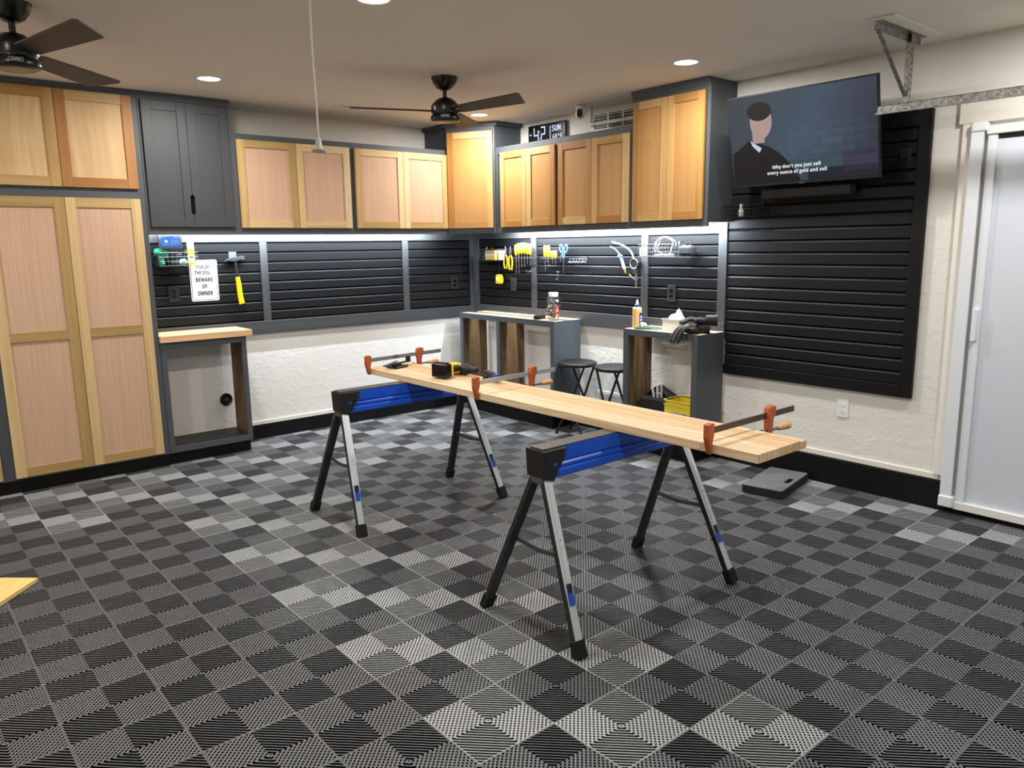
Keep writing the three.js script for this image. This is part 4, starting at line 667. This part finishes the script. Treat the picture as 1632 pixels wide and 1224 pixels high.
// ---- things on the base units
{
  const Y = .9135;
  const j = thing('hardware_jar', 'clear plastic jar full of mixed hardware with a white lid', 'jar', [3.085, Y, -2.655]);
  const sq = (pts) => { const g = lathe(pts, 32), p = g.attributes.position; for (let i = 0; i < p.count; i++) { const x = p.getX(i), z = p.getZ(i), r = Math.hypot(x, z); if (r > .03) { const a = Math.atan2(z, x), k = 1 / Math.pow(Math.pow(Math.abs(Math.cos(a)), 5) + Math.pow(Math.abs(Math.sin(a)), 5), .2); p.setX(i, x * k * .93); p.setZ(i, z * k * .93); } } g.computeVertexNormals(); return g; };
  put(j, 'bottle', sq([[0, .0], [.05, .0], [.056, .006], [.056, .165], [.05, .185], [.037, .192], [.036, .2]]), mt.clear);
  put(j, 'lid', lathe([[0, .228], [.036, .228], [.039, .224], [.039, .196], [.036, .194]], 28), mt.white);
  const cols = [0xb4b8bc, 0x566575, 0xc8a878, 0xe2e2de, 0x8a5240, 0x4b4c4e, 0xe8dcc0].map(c => M(c, .4, .1)); const lists = cols.map(() => []);
  for (let i = 0; i < 150; i++) { const a = rnd() * 6.283, r = Math.sqrt(rnd()) * .046, y = .008 + rnd() * .158, g = i % 3 ? new THREE.BoxGeometry(.006 + rnd() * .02, .005 + rnd() * .007, .006 + rnd() * .008) : new THREE.CylinderGeometry(.003, .003, .02 + rnd() * .012, 6); rot(g, rnd() * 3, rnd() * 3, rnd() * 3); lists[i % 7].push(tr(g, r * Math.cos(a), y, r * Math.sin(a))); }
  lists.forEach((l, i) => { const m = put(j, 'hardware', l, cols[i]); m.userData.kind = 'stuff'; });
  put(j, 'label', tr(ext([[-.02, .0], [.02, 0], [.02, .07], [0, .1], [-.02, .07]], .0008), -.008, .035, .0535), mt.red); put(j, 'label_window', [bx(-.016, .1, .0545, -.008, .108, .055, 0), bx(-.018, .075, .0545, -.012, .09, .055, 0), bx(-.006, .075, .0545, 0, .09, .055, 0), bx(-.02, .04, .0545, .0, .05, .055, 0)], mt.white);
  const b = thing('sanding_block', 'small black block lying on the two bay base unit', 'block', [3.08, Y, -2.82], .3); put(b, 'block', bx(-.05, 0, -.03, .05, .034, .03, .004), mt.black);
  const g = thing('glue_bottle', 'tan wood glue bottle with a blue cap on the single bay base unit', 'bottle', [3.085, Y, -1.76]);
  put(g, 'bottle', lathe([[0, 0], [.03, 0], [.034, .004], [.034, .135], [.031, .15], [.02, .158], [0, .158]], 24), mt.glue); put(g, 'collar', lathe([[.0, .157], [.022, .157], [.022, .17], [.012, .178], [0, .178]], 20), mt.blueDark); put(g, 'nozzle', lathe([[.011, .177], [.009, .19], [.005, .207], [0, .209]], 16), M(0xdfe6ee, .35));
  const lb = new THREE.CylinderGeometry(.0346, .0346, .1, 20, 1, true, 5.9, 1.5); put(g, 'label', tr(lb, 0, .065, 0), new THREE.MeshStandardMaterial({ side: THREE.DoubleSide, roughness: .5, color: 0x23338f })); put(g, 'label_print', [.04, .062, .084].map((y, i) => { const c = new THREE.CylinderGeometry(.0349, .0349, .014, 12, 1, true, 6.2, .8); return tr(c, 0, y, 0); }), new THREE.MeshStandardMaterial({ side: THREE.DoubleSide, roughness: .5, color: 0xe6e6ea })); put(g, 'label_stripe', tr(new THREE.CylinderGeometry(.035, .035, .01, 12, 1, true, 5.95, 1.3), 0, .026, 0), new THREE.MeshStandardMaterial({ side: THREE.DoubleSide, roughness: .5, color: 0xe0c030 }));
  const r = thing('paper_towel', 'crumpled white paper towel at the corner of the single bay base unit', 'paper towel', [3.08, Y, -1.8]); const pg = new THREE.IcosahedronGeometry(.04, 3), pp = pg.attributes.position; for (let i = 0; i < pp.count; i++) { const x = pp.getX(i), y = pp.getY(i), z = pp.getZ(i), k = .8 + .5 * noise(x * 60 + 9, z * 60 + y * 60 + 9, 64, 64, 5); pp.setXYZ(i, x * k * .9, Math.max(0.0005, y * k * .5 + .012), z * k * .8); } pg.computeVertexNormals(); put(r, 'paper', tr(pg, .02, 0, -.0), mt.cloth); r.position.set(3.155, Y, -1.79);
  for (const [z, x, a, lab] of [[-1.615, 3.075, .2, 'pliers with dark green grips lying by the glue bottle, nearer the unit edge'], [-1.6, 3.14, .05, 'pliers with dark green grips lying by the glue bottle, nearer the wall']]) { const q = pliers(lab, [x, Y + .0085, z], 0, mt.greenDark, .2, 'pliers', 'green pliers on the base unit'); q.rotation.set(-Math.PI / 2, 0, Math.PI + a, 'XYZ'); }
  const u = thing('plastic_tub', 'clear white square tub with a plastic bag in it', 'tub', [3.145, Y, -1.455], RB);
  const tub = (w, d, h, m, name = 'tub', lip = .006) => { const P = k => rrect(w * k, d * k, .014); const G = []; const outer = ext(P(1), h, 0, [rrect(w - .006, d - .006, .012)]); outer.rotateX(-Math.PI / 2); G.push(outer); const base = ext(P(.99), .003, 0); base.rotateX(-Math.PI / 2); G.push(base); const rim = ext(rrect(w + lip * 2, d + lip * 2, .018), .007, 0, [rrect(w - .006, d - .006, .012)]); rim.rotateX(-Math.PI / 2); G.push(tr(rim, 0, h - .007, 0)); return G; };
  put(u, 'tub', tub(.15, .12, .085, mt.plasticClear), M(0xdcdcd4, .3));
  const bagG = new THREE.IcosahedronGeometry(.055, 3), bp = bagG.attributes.position; for (let i = 0; i < bp.count; i++) { const x = bp.getX(i), y = bp.getY(i), z = bp.getZ(i), k = .85 + .35 * noise(x * 50 + 9, z * 50 + y * 50 + 9, 64, 64, 8), up = y > .02 ? 1 + 1.3 * Math.max(0, 1 - Math.hypot(x - .02, z) / .03) : 1; bp.setXYZ(i, x * k, y * k * .8 * up, z * k * .8); } bagG.computeVertexNormals(); put(u, 'plastic_bag', tr(bagG, .01, .075, 0), mt.plasticClear);
  // work gloves: palm, cuff, fingers; wrist towards +x, fingers towards -x
  const glove = (lab, pos, ry, droop, lift, k) => {
    const t = thing('work_glove', lab, 'glove', pos, ry, 'pair of work gloves'); t.scale.setScalar(k);
    put(t, 'palm', tr(new THREE.SphereGeometry(.05, 20, 14).scale(1.05, .46, .92), 0, .024 + lift, 0), mt.glove);
    const cf = lathe([[.03, 0], [.036, .012], [.036, .05], [.041, .075], [.038, .075], [.033, .05], [.033, .012]], 20); cf.scale(1, 1, .62); cf.rotateZ(-Math.PI / 2); put(t, 'cuff', tr(cf, .035, .026 + lift, 0), mt.black);
    [-.036, -.013, .011, .034].forEach((z, i) => { const e = i === 1 || i === 2 ? .014 : 0; put(t, 'finger', tube([[-.03, .026 + lift, z], [-.06 - e, .033 + lift, z * 1.2], [-.092 - e, .018 + lift - droop * .4, z * 1.35], [-.108 - e, .012 + lift - droop, z * 1.4]], .0115, 16, 10), i % 2 ? mt.glove : mt.gloveGrey); put(t, 'fingertip', tr(new THREE.SphereGeometry(.0115, 10, 8), -.108 - e, .012 + lift - droop, z * 1.4), i % 2 ? mt.glove : mt.gloveGrey); });
    put(t, 'thumb', tube([[.01, .026 + lift, .036], [-.015, .034 + lift, .064], [-.045, .03 + lift, .078]], .0125, 12, 10), mt.gloveGrey); return t;
  };
  glove('black work glove with fingers drooping over the base unit edge', [3.062, Y, -1.255], -.5, .05, 0, 1.12);
  glove('black work glove lying on the drooping glove with its cuff up', [3.13, Y, -1.235], -.95, 0, .058, 1.05);
  // inside the single bay unit
  const F = .1685;
  const bag = thing('tool_bag', 'open black tool bag with white sticks inside the base unit', 'bag', [3.19, F, -1.64], RB + .05);
  bag.scale.y = 1.5; const bb = ext([[-.12, 0], [.12, 0], [.13, .13], [.1, .15], [-.09, .15], [-.13, .12]], .16, .008, ); put(bag, 'bag_body', tr(bb, 0, .008, -.08), mt.glove); put(bag, 'flap', [beam([-.11, .155, -.06], [-.03, .2, -.05], [0, 0, 1], .1, .012, .004), beam([-.03, .2, -.05], [.12, .15, -.06], [0, 0, 1], .1, .012, .004)], mt.black); put(bag, 'pocket', bx(-.1, .03, .088, .02, .1, .1, .008), mt.black); put(bag, 'white_sticks', [bar([.0, .12, .03], [-.01, .205, .05], .009), bar([.03, .12, .03], [.028, .22, .045], .009), bar([.05, .12, .02], [.055, .23, .03], .007)], mt.white);
  const tb = (y, lab) => { const t = thing('yellow_tub', lab, 'tub', [3.13, y, -1.335], RB, 'stacked yellow tubs'); put(t, 'tub', tub(.24, .2, .235), mt.yellowTub); return t; };
  tb(F, 'yellow plastic tub, lower of the two nested in the base unit'); const t2 = thing('yellow_tub', 'yellow plastic tub, upper of the two nested in the base unit', 'tub', [3.13, F + .03, -1.335], RB, 'stacked yellow tubs'); put(t2, 'tub', tub(.228, .188, .235, null, 'tub', .012), mt.yellowTub);
}
renderer.render(scene, camera);
